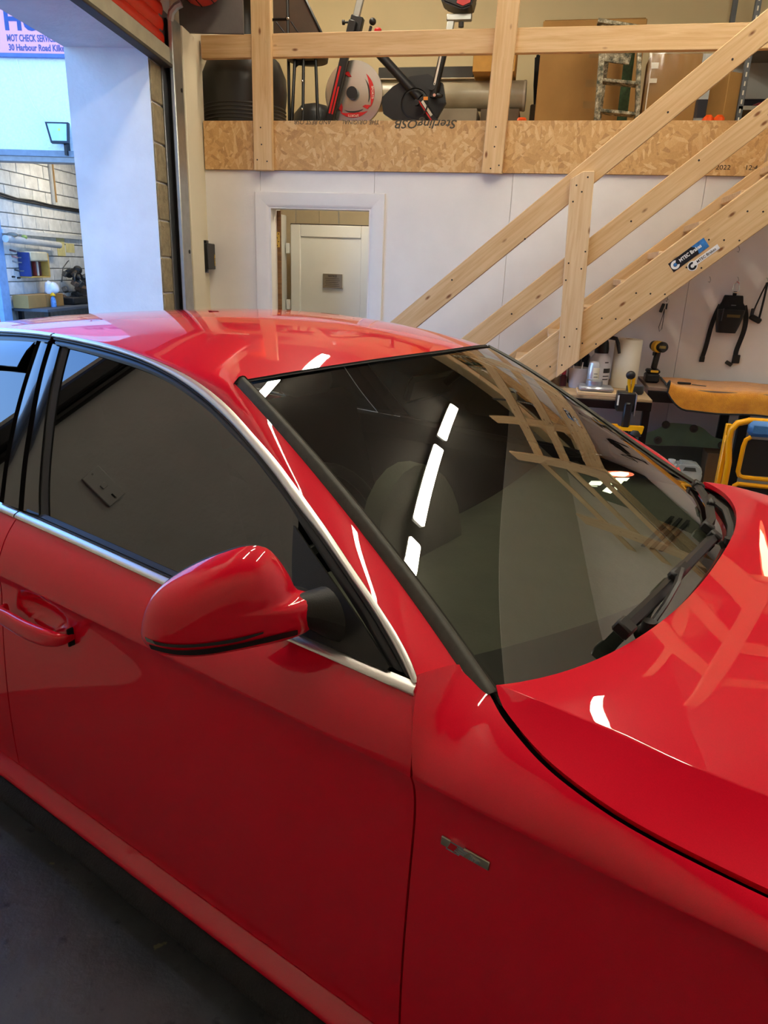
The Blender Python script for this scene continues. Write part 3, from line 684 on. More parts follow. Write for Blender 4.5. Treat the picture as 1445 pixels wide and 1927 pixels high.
for side in (1, -1):
    d = pobj('door', door_patch(xr_, xf_, 150 if side > 0 else 40, 52 if side > 0 else 20, 22, 0.192, handle_dent if side > 0 else None), RED, side)
    # handle: bar on two mounts, and a rounded cap at its rear end
    b = B(); hp = []
    hx = [(-1.664, 0.923, 0.722), (-1.655, 0.936, 0.7215), (-1.62, 0.944, 0.722), (-1.55, 0.948, 0.724), (-1.48, 0.947, 0.7265), (-1.43, 0.939, 0.7285), (-1.405, 0.925, 0.729), (-1.400, 0.912, 0.729)]
    c = Spl(hx).sample(22); ring = []
    for i, p in enumerate(c):
        t = i / 21; hh = 0.0235 * (1 - abs(2 * t - 0.9) ** 4 * 0.45); tt = 0.0115
        ring.append([(p[0], -side * (p[1] + tt * math.copysign(abs(math.cos(a)) ** 0.7, math.cos(a))), p[2] + hh * math.copysign(abs(math.sin(a)) ** 0.7, math.sin(a))) for a in np.linspace(0, 2 * PI, 20)])
    b.grid(ring); b._add(ring[0], [list(range(20))]); b._add(ring[-1], [list(range(20))]); b.weld()
    b.obj('handle', RED, d, 50, local=True)
    B().box((-1.404, -side * 0.906, 0.729), (0.006, 0.022, 0.046), 0.002).obj('handle_gap', DARKHOLE, d, local=True)
    b = B(); pr = [(0.0185, 0.0), (0.017, 0.012), (0.010, 0.020), (0.001, 0.022)]
    # rear door
    rx = lambda z: float(np.interp(z, [0.17, 0.3, 0.45, 0.55, 0.65, 0.75, 0.95], [-2.17, -2.16, -2.19, -2.26, -2.38, -2.54, -2.70]))
    pobj('door', door_patch(rx, xr_, 40, 20, 12, 0.192, None), RED, side)
    # front wing
    A0, RW = 0.27, 0.352
    def zbot(x):
        d_ = abs(x - A0); return 0.185 if d_ >= RW else max(0.185, 0.322 + math.sqrt(max(0.0, RW * RW - d_ * d_)))
    gx = [(-0.468, -0.5045, 0.848, 0.944), (-0.459, -0.492, 0.812, 0.943), (-0.449, -0.478, 0.776, 0.939), (-0.430, -0.452, 0.770, 0.930), (-0.410, -0.424, 0.778, 0.921),
          (-0.380, -0.385, 0.806, 0.909), (-0.340, -0.340, 0.832, 0.896), (-0.291, -0.291, 0.852, 0.8825), (-0.226, -0.226, 0.868, 0.870), (-0.166, -0.166, 0.874, 0.859), (-0.098, -0.098, 0.873, 0.849), (0.024, 0.024, 0.864, 0.835),
          (0.25, 0.25, 0.838, 0.812), (0.5, 0.5, 0.795, 0.78), (0.75, 0.72, 0.72, 0.745), (0.86, 0.80, 0.66, 0.715)]
    sb_ = [g_[0] for g_ in gx]; GT = [Spl1(sb_, [g_[k] for g_ in gx]) for k in (1, 2, 3)]
    xs = np.r_[np.linspace(-0.468, -0.40, 16), np.linspace(-0.39, 0.05, 46), np.linspace(0.07, 0.86, 34)]
    G = []
    for x in xs:
        row = []
        w = min(1.0, max(0.0, (x + 0.468) / 0.12))
        for r in rows(40, 22, 0.19):
            zb = zbot(x); xx = x
            z = (zb + (1 - (1 - r[1]) ** 1.6) * (cz(x) - zb)) if r[0] == 'l' else cz(x) + 0.13 * r[1]
            xx = x + (xf_(z) + 0.0022 + 0.468) * (1 - w) if r[0] == 'l' else x
            if r[0] == 'l': row.append(side_pt(xx, r, zb, None))
            else:
                T = np.array([GT[0](x), GT[1](x), GT[2](x)]); p = upper(x, r[1], T)
                row.append(p)
        G.append(row)
    pobj('front_wing', np.array(G), RED, side)
    wing_top = np.array([[GT[0](x), GT[1](x), GT[2](x)] for x in xs])
    # rear quarter
    A1, RW2 = -2.54, 0.355
    def zbot2(x):
        d_ = abs(x - A1); return 0.19 if d_ >= RW2 else max(0.19, 0.322 + math.sqrt(max(0.0, RW2 * RW2 - d_ * d_)))
    G = []
    for x in np.r_[np.linspace(-3.66, -3.05, 16), np.linspace(-3.01, -2.16, 40)]:
        row = []
        for r in rows(18, 12, 0.19):
            zb = zbot2(x); z = (zb + (1 - (1 - r[1]) ** 1.6) * (cz(x) - zb)) if r[0] == 'l' else 0.803 + r[1] * 0.13
            xx = min(x, rx(z) - 0.003); row.append(side_pt(xx, r, zb, T_belt(xx)))
        G.append(row)
    pobj('rear_wing', np.array(G), RED, side)
    # sill, its lip and the black skirt under it
    G = [[(x, w + plan(x) * 0.5, z) for w, z in ((0.872, 0.186), (0.880, 0.180), (0.890, 0.1745), (0.902, 0.1690), (0.912, 0.1640), (0.919, 0.1600), (0.9235, 0.1565), (0.9258, 0.151), (0.9255, 0.144), (0.922, 0.138), (0.912, 0.134))] for x in np.linspace(-2.17, -0.09, 40)]
    pobj('sill', np.array(G), RED, side, edge=0)
    G = [[(x, w + plan(x) * 0.5, z) for w, z in ((0.905, 0.140), (0.926, 0.1375), (0.940, 0.128), (0.951, 0.114), (0.956, 0.104), (0.955, 0.098), (0.935, 0.094), (0.90, 0.094))] for x in np.linspace(-2.17, -0.085, 40)]
    pobj('side_skirt', np.array(G), mat('skirt_plastic', '#1b1b1b', 0.8, var=0.4, scale=18, bump=0.5, bscale=160), side, edge=0)
    # black cavity behind the panel gaps
    G = [[(x, low(x, z) - 0.06, z) for z in np.linspace(0.20, 0.795, 8)] + [tuple(upper(x, t, T_belt(min(x, -0.5))) - np.array([0, 0.025, 0.0])) for t in (0.3, 0.6, 0.9)] + [tuple(T_belt(min(x, -0.5)) + np.array([0, -0.03, 0.004])), tuple(T_belt(min(x, -0.5)) + np.array([0, -0.012, 0.018]))] for x in np.linspace(-2.15, -0.455, 30)]
    pobj('inner_panel', np.array(G), SHELL, side, edge=0)

# ---- badge on the front wing
bd = B()
def on_side(x, z, off=0.0): return Vector((x, -(low(x, z) + off), z))
Mb = frame(on_side(-0.372, 0.7045), on_side(-0.33, 0.7025) - on_side(-0.413, 0.7055), (0, 0, 1))
e = B().prism([(-0.0425, -0.0085), (0.0425, -0.0085), (0.0425, 0.0085), (-0.0425, 0.0085)], 0.004, Mb); bmesh.ops.bevel(e.bm, geom=list(e.bm.edges), offset=0.0012, segments=1, affect='EDGES')
bdg = e.obj('badge', mat('badge_metal', '#b9b6a6', 0.28, metal=0.9, var=0.05), car, local=True)
B().prism([(-0.030, -0.0088), (-0.014, -0.0088), (-0.008, 0.0088), (-0.024, 0.0088)], 0.0045, Mb).obj('badge_red', mat('badge_red', '#c4001c', 0.3), bdg, local=True)
b = B()
for y0, y1, xo in ((-0.0098, -0.0070, -0.032), (0.0070, 0.0098, -0.026)): b.prism([(xo, y0), (xo + 0.024, y0), (xo + 0.025, y1), (xo + 0.001, y1)], 0.0052, Mb)
for k in range(3): b.prism([(-0.017 + 0.002 * k, -0.005 + 0.0042 * k), (0.000 + 0.003 * k, -0.005 + 0.0042 * k), (0.001 + 0.003 * k, -0.002 + 0.0042 * k), (-0.016 + 0.002 * k, -0.002 + 0.0042 * k)], 0.0055, Mb)
b.obj('badge_chrome', CHROME, bdg, local=True)
tx = text('badge_lettering', 'line', 0.0125, CHROME, Mb @ Matrix.Translation((0.008, -0.005, 0.0045)), None, ext=0.0008, shear=0.3, bold=0.0004); tx.parent = bdg

# ---- window line
arc_o = Spl([(-3.06, 0.985), (-3.0, 1.03), (-2.87, 1.13), (-2.68, 1.245), (-2.44, 1.325), (-2.136, 1.356), (-1.99, 1.361), (-1.87, 1.3615), (-1.757, 1.359), (-1.611, 1.3525), (-1.517, 1.344), (-1.405, 1.3305), (-1.323, 1.3175), (-1.253, 1.3025), (-1.184, 1.283), (-1.116, 1.259), (-1.031, 1.223), (-0.961, 1.193), (-0.896, 1.161), (-0.835, 1.130), (-0.773, 1.0975), (-0.715, 1.065), (-0.655, 1.032), (-0.612, 1.0085), (-0.571, 0.9845), (-0.542, 0.965), (-0.5215, 0.949), (-0.505, 0.933)])
arc_i = Spl([(-2.98, 1.0), (-2.94, 1.04), (-2.81, 1.13), (-2.64, 1.228), (-2.41, 1.308), (-2.124, 1.344), (-1.98, 1.350), (-1.857, 1.351), (-1.699, 1.3465), (-1.556, 1.338), (-1.397, 1.318), (-1.311, 1.3005), (-1.240, 1.282), (-1.171, 1.260), (-1.101, 1.2345), (-1.0325, 1.2055), (-0.946, 1.1665), (-0.881, 1.1335), (-0.796, 1.0935), (-0.7685, 1.080), (-0.676, 1.031), (-0.618, 0.999), (-0.5755, 0.973), (-0.538, 0.9475), (-0.517, 0.933)])
gtop = Spl([(-2.86, 1.045), (-2.76, 1.115), (-2.60, 1.205), (-2.39, 1.285), (-2.13, 1.318), (-1.95, 1.3285), (-1.783, 1.3295), (-1.585, 1.318), (-1.384, 1.297), (-1.262, 1.270), (-1.157, 1.238), (-1.087, 1.2105), (-1.0205, 1.185), (-0.967, 1.160), (-0.888, 1.1215), (-0.855, 1.1025), (-0.7405, 1.0385), (-0.642, 0.983), (-0.562, 0.936)])
def dlo(x, z, off=0.0): return np.array([x, gh(z) + off, z])
def clip(sp, x0, x1, n):
    S = sp.sample(600); m = (S[:, 0] >= x0 - 1e-6) & (S[:, 0] <= x1 + 1e-6); S = S[m]; t = np.linspace(0, len(S) - 1, n)
    return np.stack([np.interp(t, np.arange(len(S)), S[:, 0]), np.interp(t, np.arange(len(S)), S[:, 1])], 1)
def strip(name, A, Bc, offs, m, side, parent=None, edge=0.004):
    n = len(A); G = []
    for i in range(n):
        row = []
        for k, o in enumerate(offs):
            t = k / (len(offs) - 1); q = A[i] * (1 - t) + Bc[i] * t; row.append(dlo(q[0], q[1], o))
        G.append(row)
    return pobj(name, np.array(G), m, side, parent, edge=edge, flip=True)
def curve(pts, n): return Spl(pts).sample(n) if len(pts) > 2 else np.array([np.array(pts[0]) * (1 - t) + np.array(pts[1]) * t for t in np.linspace(0, 1, n)])
for side in (1, -1):
    # bright surround: front door part and rear door part
    cut = -1.862
    strip('window_trim', clip(arc_o, cut + 0.002, -0.5, 90), clip(arc_i, cut - 0.003, -0.51, 90), [0.000, 0.0065, 0.0075, 0.0065, 0.0045, 0.001], TRIM, side)
    strip('window_trim', clip(arc_o, -3.06, cut - 0.002, 50), clip(arc_i, -2.98, cut - 0.007, 50), [0.000, 0.0065, 0.0075, 0.0065, 0.0045, 0.001], TRIM, side)
    strip('window_frame', clip(arc_i, cut - 0.001, -0.516, 90), clip(gtop, -1.836, -0.563, 90), [-0.001, 0.001, -0.004, -0.001, -0.002, -0.004], FRM, side, edge=0)
    strip('window_frame', clip(arc_i, -2.98, cut - 0.007, 40), clip(gtop, -2.86, -1.88, 40), [-0.001, 0.001, -0.004, -0.001, -0.002, -0.004], FRM, side, edge=0)
    # belt trim
    def belt(x0, x1, n, tip=False):
        X = np.linspace(x0, x1, n); lo = np.array([(x, zb_(x)) for x in X]); hi = np.array([(x + 0.0, zt_(x) - 0.0005) for x in X]); return lo, hi
    lo, hi = belt(-1.687, -0.5, 60); lo[-1, 0] -= 0.0; hi[-1, 0] -= 0.006
    strip('belt_trim', hi, lo, [0.000, 0.006, 0.0105, 0.0105, 0.009, 0.004], TRIM, side)
    lo, hi = belt(-2.98, -1.693, 40); strip('belt_trim', hi, lo, [0.000, 0.006, 0.0105, 0.0105, 0.009, 0.004], TRIM, side)
    X = np.linspace(-1.66, -0.80, 40)
    strip('window_seal', np.array([(x, zt_(x) + 0.0115) for x in X]), np.array([(x, zt_(x) - 0.001) for x in X]), [-0.004, 0.003, 0.005, 0.002, 0.004, 0.001], RUB, side)
    # glass of the front door
    n = 60; top = clip(gtop, -1.7815, -0.853, n); bot = np.array([(x, zt_(x) + 0.008) for x in np.linspace(-1.58, -0.772, n)])
    ed = Spl([(-1.58, 0.961), (-1.6036, 0.9886), (-1.6778, 1.0963), (-1.7255, 1.1831), (-1.7668, 1.2792), (-1.7815, 1.3293)])
    G = []
    for i in range(n):
        u = i / (n - 1); row = []
        for k in range(24):
            v = k / 23; q = bot[i] * (1 - v) + top[i] * v
            e_ = ed(v) - ((1 - v) * bot[0] + v * top[0]); q = q + e_ * (1 - u); row.append(dlo(q[0], q[1], -0.008))
        G.append(row)
    pobj('window_glass', np.array(G), GL_SIDE, side, edge=0)
    # upright rubber run at the rear of that glass, the two pillar covers, rear glass
    ru = curve([(-1.806, 1.3318), (-1.7908, 1.2832), (-1.7523, 1.1904), (-1.7050, 1.1090), (-1.6245, 0.988), (-1.602, 0.961)], 30)
    gl = curve([(-1.7815, 1.3293), (-1.7668, 1.2792), (-1.7255, 1.1831), (-1.6778, 1.0963), (-1.6036, 0.9886), (-1.58, 0.961)], 30)
    strip('glass_run', ru, gl, [-0.001, 0.001, -0.003, -0.006, -0.009], RUB, side)
    gp = curve([(-1.862, 1.335), (-1.8463, 1.2713), (-1.8066, 1.1727), (-1.7536, 1.0639), (-1.687, 0.958)], 30)
    strip('pillar_cover', gp + np.array([0.002, 0]), ru, [0.0, 0.001, 0.001, 0.0], GLOSSB, side, edge=0.006)
    rg = curve([(-1.917, 1.3355), (-1.8871, 1.1984), (-1.861, 1.1224), (-1.8346, 1.0613), (-1.776, 0.958)], 30)
    strip('pillar_cover', rg, gp - np.array([0.002, 0]), [0.0, 0.001, 0.001, 0.0], GLOSSB, side, edge=0.006)
    n = 30; top = clip(gtop, -2.85, -1.917, n)[::-1]; bot = np.array([(x, zt_(x) + 0.008) for x in np.linspace(-1.777, -2.82, n)]); ed2 = Spl([(-1.777, 0.962), (-1.8346, 1.0613), (-1.861, 1.1224), (-1.8871, 1.1984), (-1.917, 1.330)])
    G = []
    for i in range(n):
        u = i / (n - 1); row = []
        for k in range(16):
            v = k / 15; q = bot[i] * (1 - v) + top[i] * v + (ed2(v) - ((1 - v) * bot[0] + v * top[0])) * (1 - u); row.append(dlo(q[0], q[1], -0.004))
        G.append(row)
    pobj('window_glass', np.array(G), GL_SIDE, side, edge=0, flip=True)
    wd = clip(gtop, -2.75, -1.930, 30)
    strip('wind_deflector', wd + np.array([0, 0.004]), np.stack([wd[:, 0], wd[:, 1] - 0.058], 1), [0.004, 0.016, 0.020, 0.022], mat('smoked_plastic', '#0d0f12', 0.1, coat=0.6), side)
    # mirror mounting panel in the front corner of the window
    hyp = curve([(-0.852, 1.106), (-0.7400, 1.0435), (-0.6400, 0.988), (-0.5600, 0.940)], 24); bs = curve([(-0.8515, 1.094), (-0.831, 1.0494), (-0.8103, 1.0093), (-0.7897, 0.9703), (-0.772, 0.936)], 24)
    n = 24; G = []
    bt = np.array([(-0.772 + (0.772 - 0.5638) * t, 0.936 - 0.003 * t) for t in np.linspace(0, 1, n)])
    for i in range(n):
        u = i / (n - 1); row = []
        for k in range(16):
            v = k / 15; a = bs[::-1][int(round(v * (n - 1)))] if False else Spl(bs[::-1])(v); q = np.array(bt[i] * (1 - v)) + v * hyp[::-1][n - 1 - i] * 0
            t_ = Spl(hyp)(u) if False else hyp[i]
            q = bt[i] * (1 - v) + t_ * v + (a - ((1 - v) * bt[0] + v * hyp[0])) * (1 - u); row.append(dlo(q[0], q[1], 0.006))
        G.append(row)
    pobj('mirror_base_panel', np.array(G), MATB, side, edge=0.008)

# ---- windscreen
_we = np.array([(-0.475, 0.773, 0.934), (-0.531, 0.753, 0.966), (-0.586, 0.735, 0.998), (-0.643, 0.720, 1.032), (-0.703, 0.706, 1.068), (-0.767, 0.691, 1.106), (-0.834, 0.676, 1.145), (-0.904, 0.662, 1.185), (-0.978, 0.648, 1.226), (-1.066, 0.629, 1.266), (-1.158, 0.606, 1.309)])
_wt = np.r_[0, np.cumsum(np.linalg.norm(np.diff(_we, axis=0), axis=1))]; _wt /= _wt[-1]
_wp = [np.polyfit(_wt, _we[:, k], 3, w=np.r_[20, np.ones(9), 20]) for k in range(3)]
def WE(t): return np.array([np.polyval(q, t) for q in _wp])
def _bx(h): return -0.232 - 0.46 * h * h + 0.088 * h ** 4
def _tx(h): return -0.996 - 0.441 * h * h
def _tz(h): return 1.3495 - 0.0405 * (h / 0.606) ** 2.3
def ws(u, v, off=0.0):
    e = WE(v); b0 = WE(0); t0 = WE(1); hb = b0[1] * abs(u); ht = t0[1] * abs(u); s = 1 if u >= 0 else -1
    bot = np.array([_bx(hb) + b0[0] - _bx(b0[1]), hb, b0[2]]); top = np.array([_tx(ht) + t0[0] - _tx(t0[1]), ht, _tz(ht) + t0[2] - _tz(t0[1])])
    p = bot * (1 - v) + top * v; c = e - (b0 * (1 - v) + t0 * v)
    p = p + np.array([c[0], c[1] * abs(u), c[2]]); p[1] *= s
    return p + np.array([0.5, 0, 0.85]) * off
def wsg(us, vs, off): return np.array([[ws(u, v, off) for v in vs] for u in us])
_hq = np.array([(-0.402, 0.7715), (-0.383, 0.753), (-0.355, 0.715), (-0.332, 0.675), (-0.309, 0.632), (-0.289, 0.580), (-0.271, 0.522), (-0.255, 0.459), (-0.241, 0.379), (-0.228, 0.28), (-0.220, 0.15), (-0.217, 0.0)])
_hp = np.polyfit(_hq[:, 1] ** 2, _hq[:, 0], 4)
def hre(v):
    h = 0.7715 * (1 - v); return np.array([float(np.polyval(_hp, h * h)), h, 0.9275 + 0.0175 * (1 - (1 - v) ** 1.75)])
def v0(u):
    """the glass runs on below the bonnet's rear edge"""
    h = min(0.7715, WE(0)[1] * abs(u)); gap = float(np.polyval(_hp, h * h)) - ws(abs(u), 0)[0]
    return -max(0.0, gap - 0.008) / 0.72
def wsg(us, ts, off, v1=1.0, base=True): return np.array([[ws(u, (v0(u) if base else 0) * (1 - t) + v1 * t, off) for t in ts] for u in us])
us = np.linspace(-0.965, 0.965, 81)
pobj('windscreen', wsg(us, np.linspace(0, 1, 45), 0.0), GL_WS, 1, edge=0, ang=80)
vs = np.linspace(0, 1, 41)
for sd in (1, -1):
    uu = np.linspace(0.958, 1.0, 6) * sd; G = []
    for u, o in zip(uu, (0.001, 0.006, 0.010, 0.011, 0.010, -0.002) if sd < 0 else (0.001, 0.008, 0.014, 0.0165, 0.0155, -0.002)): G.append([ws(u, v, o) for v in np.linspace(-0.085, 1, 44)])
    pobj('screen_rubber', np.array(G), mat('screen_rubber', '#3b3a33', 0.6, var=0.2, scale=60), 1, edge=0.003, flip=(sd < 0))
# header seal
G = [[ws(u, v, o) for v, o in ((0.992, 0.001), (0.996, 0.003), (1.0, 0.001))] for u in np.linspace(-1, 1, 41)]
pobj('header_seal', np.array(G), RUB, 1, edge=0.004)
# dark ceramic border at the base of the glass (printed on its inner face)
pobj('glass_border', wsg(us, np.linspace(0, 1, 7), -0.004, 0.02), mat('ceramic_border', '#1a1a18', 0.6, var=0.05), 1, edge=0)
# ---- roof with the windscreen pillars
zc_ = Spl1([-2.75, -2.55, -2.2, -1.9, -1.6, -1.3, -1.13, -0.996], [1.305, 1.337, 1.384, 1.4075, 1.417, 1.403, 1.380, 1.3515])
NV = 34
def pillar_rows(n):
    A = clip(arc_o, -1.225, -0.508, n)[::-1]; R = []
    for i in range(n):
        t = i / (n - 1); o = dlo(A[i, 0], A[i, 1], -0.001); e = WE(t) + np.array([-0.0, 0.0, 0.0]); 
        mid = (o + e) / 2 + np.array([0.003, 0.012, 0.001])
        R.append([(1 - k) ** 2 * o + 2 * k * (1 - k) * mid + k * k * e for k in np.linspace(0, 1, 12)])
    return np.array(R)
PR = pillar_rows(60)
hdr = [PR[-1][k] for k in range(12)] + [ws(u, 1.0, 0.001) for u in np.linspace(1, 0, 23)[1:]]
hdr = np.array(hdr); fr_ = (hdr[0, 1] - hdr[:, 1]) / hdr[0, 1]
NU = 70; G = []
xo0, xm0 = hdr[0, 0], hdr[-1, 0]; xo1, xm1 = -2.56, -2.50
def section(s):
    xo = xo0 + (xo1 - xo0) * s; xm = xm0 + (xm1 - xm0) * s
    So = arc_o.sample(500); zo = float(np.interp(xo, So[:, 0], So[:, 1])); yo = gh(zo) - 0.001; zm = zc_(xm); R = []
    for f in fr_:
        k = 1 - (1 - f) ** 2.35; x = xo + (xm - xo) * f; R.append(np.array([x, yo * (1 - f), zo + (zm - zo) * k]))
    return np.array(R)
S0 = section(0); dlt = hdr - S0
for i in range(NU):
    s = i / (NU - 1); G.append(section(s) + dlt * (1 - s) ** 5)
RF = np.array(G)
full = np.concatenate([sgn(RF, 1), sgn(RF, -1)[:, ::-1][:, 1:]], axis=1)
pobj('roof', full, RED, -1, edge=0.006, ang=60) if False else None
def raw(name, P, m, ang=60, flip=False, edge=0.006, parent=None): return pobj(name, P, m, -1, parent, edge=edge, ang=ang, flip=flip)
rb_ = B(); rb_.grid(sgn(full, -1), flip=True)
rb_.grid(sgn(PR, 1), flip=False); rb_.grid(sgn(PR, -1), flip=True); rb_.weld(0.0012)
bmesh.ops.recalc_face_normals(rb_.bm, faces=rb_.bm.faces)
rb_.obj('roof', RED, car, 62, local=True, fix=False)
# ---- rear screen, rear pillars and boot
end = []
for f in fr_: end.append(np.array([-3.06 - 0.06 * f, (0.80) * (1 - f), 0.985 + 0.075 * (1 - (1 - f) ** 2.2)]))
end = np.array(end); st_ = RF[-1]; G = []
So = arc_o.sample(500)
for i in range(24):
    t = i / 23; P = st_ * (1 - t) + end * t; P[:, 2] += 0.035 * math.sin(PI * t) * np.minimum(1, fr_ * 3 + 0.3)
    xo = P[0, 0]; zo = float(np.interp(xo, So[:, 0], So[:, 1])); c = np.array([xo, gh(zo) - 0.001 + (0.8 - gh(0.985)) * t, zo]) - P[0]
    P = P + c[None] * (1 - fr_[:, None]) ** 3; G.append(P)
G = np.array(G); cutc = int(np.searchsorted(fr_, 0.16))
for side in (1, -1): pobj('rear_pillar', G[:, :cutc + 1], RED, side, edge=0.006, flip=False)
gg = G[:, cutc:]; raw('rear_screen', np.concatenate([sgn(gg, 1), sgn(gg, -1)[:, ::-1][:, 1:]], axis=1), GL_SIDE, edge=0)
G = []
for i in range(16):
    t = i / 15; G.append([np.array([-3.06 - 0.06 * f + (-0.60 + 0.0 * f) * t, (0.80 - 0.06 * t * t) * (1 - f), 0.985 + 0.075 * (1 - (1 - f) ** 2.2) - 0.03 * t * t + 0.0 * t]) for f in fr_])
G = np.array(G); raw('boot_lid', np.concatenate([sgn(G, 1), sgn(G, -1)[:, ::-1][:, 1:]], axis=1), RED)
G = []
for z in np.linspace(1.03, 0.22, 14): G.append([np.array([-3.66 - 0.06 * math.sin(PI * (1.03 - z) / 0.9) + 0.14 * (abs(u) ** 3), -0.80 * u, z]) for u in np.linspace(-1, 1, 25)])
pobj('rear_bumper', np.array(G), RED, 1, edge=0.01)
# ---- bonnet
gapi = [(-0.404, 0.7735, 0.927)]   # inner edge of the shut line, a little inboard of the wing
for x in np.r_[np.linspace(-0.375, 0.05, 40), np.linspace(0.08, 0.80, 22)]: gapi.append((x, GT[1](x) - 0.0140 * min(1, (x + 0.40) / 0.06 + 0.3), GT[2](x) + 0.0015))
gapi = np.array(gapi)
cr = Spl([(-0.402, 0.7715, 0.9275), (-0.33, 0.7755, 0.9295), (-0.263, 0.774, 0.925), (-0.193, 0.769, 0.9195), (-0.136, 0.767, 0.913), (-0.084, 0.761, 0.907), (-0.037, 0.753, 0.900), (-0.003, 0.745, 0.895), (0.15, 0.715, 0.874), (0.4, 0.655, 0.834), (0.65, 0.58, 0.785), (0.84, 0.51, 0.733)])
NB = 64; crs = cr.sample(NB); gsp = Spl(gapi); gs = []
for i in range(NB):
    gs.append(gsp(i / (NB - 1)))
gs = np.array(gs)
nose = Spl([(0.84, 0.51, 0.733), (0.90, 0.38, 0.725), (0.935, 0.2, 0.722), (0.945, 0.0, 0.72)])
cen = Spl([(-0.217, 0.0, 0.945), (0.0, 0.0, 0.932), (0.25, 0.0, 0.899), (0.5, 0.0, 0.852), (0.75, 0.0, 0.787), (0.945, 0.0, 0.72)])
G = []; NC = 30
for i in range(NB):
    u = i / (NB - 1); row = []; L = crs[i]; Rr = cen(u)
    for k in range(NC):
        v = 0.006 * k if k < 3 else (k - 2) / (NC - 3); a = hre(v); c = nose(v); f = 1 - (1 - v) ** 1.75
        xa = a[0] - (crs[0][0] + (cen(0)[0] - crs[0][0]) * v); xc = c[0] - (crs[-1][0] + (cen(1)[0] - crs[-1][0]) * v)
        row.append(np.array([L[0] + (Rr[0] - L[0]) * v + xa * (1 - u) + xc * u, L[1] * (1 - v), L[2] + (Rr[2] - L[2]) * f]))
    G.append(row)
bc = np.array(G); bs_ = []
for i in range(NB):
    row = []
    for v in (0, .1, .2, .3, .4, .5, .6, .7, .8, .9, .95, .985):
        p = gs[i] * (1 - v) + crs[i] * v; p[2] -= 0.003 * math.sin(PI * v) * min(1, 4 * i / NB); row.append(p)
    bs_.append(row)
hb = np.concatenate([np.array(bs_), bc], axis=1)
hoodP = np.concatenate([sgn(hb, 1), sgn(hb, -1)[:, ::-1][:, 1:]], axis=1)
raw('bonnet', hoodP, RED, ang=60, edge=0.014, flip=True)
# under-bonnet gutter, scuttle panel
G = [[np.array([a[0], -sd_ * (a[1] + o), a[2] - 0.03]) for o in (0.03, 0.0, -0.05)] for sd_ in (1,) for a in gs]
for side in (1, -1): pobj('gutter', np.array([[(a[0], a[1] + o, a[2] - 0.028 - 0.01 * (o < 0)) for o in (0.03, 0.0, -0.05)] for a in gs]), SHELL, side, edge=0)
G = []
for u in np.linspace(-1, 1, 61):
    h = 0.773 * abs(u); s = 1 if u >= 0 else -1; w_ = ws(u * 0.985, 0.0); v_ = min(1, max(0, 1 - abs(u))); hh = hre(0); 
    g0 = ws(u * 0.985, v0(u * 0.985)); k = hre(1 - min(1.0, h / 0.7715))
    p0 = np.array([g0[0] - 0.01, s * h, g0[2] - 0.006]); p1 = np.array([max(k[0] + 0.03, g0[0] + 0.03), s * h, k[2] - 0.035])
    G.append([p0, p0 * 0.65 + p1 * 0.35, p0 * 0.3 + p1 * 0.7, p1])
pobj('scuttle_panel', np.array(G), mat('scuttle_plastic', '#141413', 0.6, var=0.15, bump=0.2, bscale=120), -1, edge=0, flip=True)
# ---- front end
G = []
for z in np.linspace(0.72, 0.18, 16):
    G.append([np.array([0.955 + 0.03 * math.sin(PI * (0.75 - z) / 0.6) - 0.33 * abs(u) ** 3.2 - 0.06 * u * u, -0.875 * u * (1 - 0.05 * (z > 0.6) * (z - 0.6) / 0.12), z - 0.02 * abs(u) * (z > 0.6)]) for u in np.linspace(-1, 1, 41)])
pobj('front_bumper', np.array(G), RED, 1, edge=0.01, flip=True)
grl = B().prism([(-0.42, -0.22), (0.42, -0.22), (0.50, 0.05), (0.44, 0.19), (-0.44, 0.19), (-0.50, 0.05)], 0.02, frame((0.975, 0, 0.48), (0, 1, 0), (0, 0, 1))).obj('grille', GLOSSB, car, local=True)
for side in (1, -1):
    b = B(); P = [[(0.93 - 0.36 * ((h - 0.42) / 0.42) ** 1.9, -side * h, 0.70 - 0.10 * k + 0.02 * (h - 0.42)) for k in np.linspace(0, 1, 5)] for h in np.linspace(0.46, 0.80, 12)]
    b.grid(P); b.obj('headlight', mat('headlight_lens', '#c8ccd0', 0.08, coat=1.0), car, 50, local=True)
    b = B(); P = [[(-3.735 + 0.20 * ((h - 0.45) / 0.35) ** 2.2, -side * h, 0.90 - 0.15 * k) for k in np.linspace(0, 1, 5)] for h in np.linspace(0.45, 0.80, 10)]
    b.grid(P); b.obj('tail_light', mat('tail_lens', '#7a0408', 0.1, coat=1.0), car, 50, local=True)
# ---- wheels
def wheel(x, side):
    y = -side * 0.795; M = Matrix.Rotation(side * PI / 2, 3, 'X')
    prof = [(0.23, -0.105), (0.295, -0.112), (0.316, -0.09), (0.322, 0), (0.316, 0.09), (0.295, 0.112), (0.23, 0.105)]
    w = B().lathe(prof, (x, y, 0.322), 40, M, cap=False).obj('wheel', mat('tyre', '#141414', 0.8, bump=0.2), car, 35, local=True)
    B().lathe([(0.232, -0.1), (0.222, -0.09), (0.218, 0.06), (0.232, 0.104)], (x, y, 0.322), 40, M, cap=False).obj('rim', STEEL, w, 35, local=True)
    b = B()
    for k in range(5):
        R = Matrix.Rotation(2 * PI * k / 5, 3, 'Y'); b.box(Vector((x, y - side * 0.075, 0.322)) + R @ Vector((0, 0, 0.125)), (0.07, 0.03, 0.21), 0.006, R)
    b.cyl((x, y - side * 0.05, 0.322), (x, y - side * 0.095, 0.322), 0.06, 0.05, 20); b.obj('spokes', STEEL, w, local=True)
    B().cyl((x, y + side * 0.05, 0.322), (x, y - side * 0.02, 0.322), 0.15, n=24).obj('brake_disc', STEEL, w, local=True)
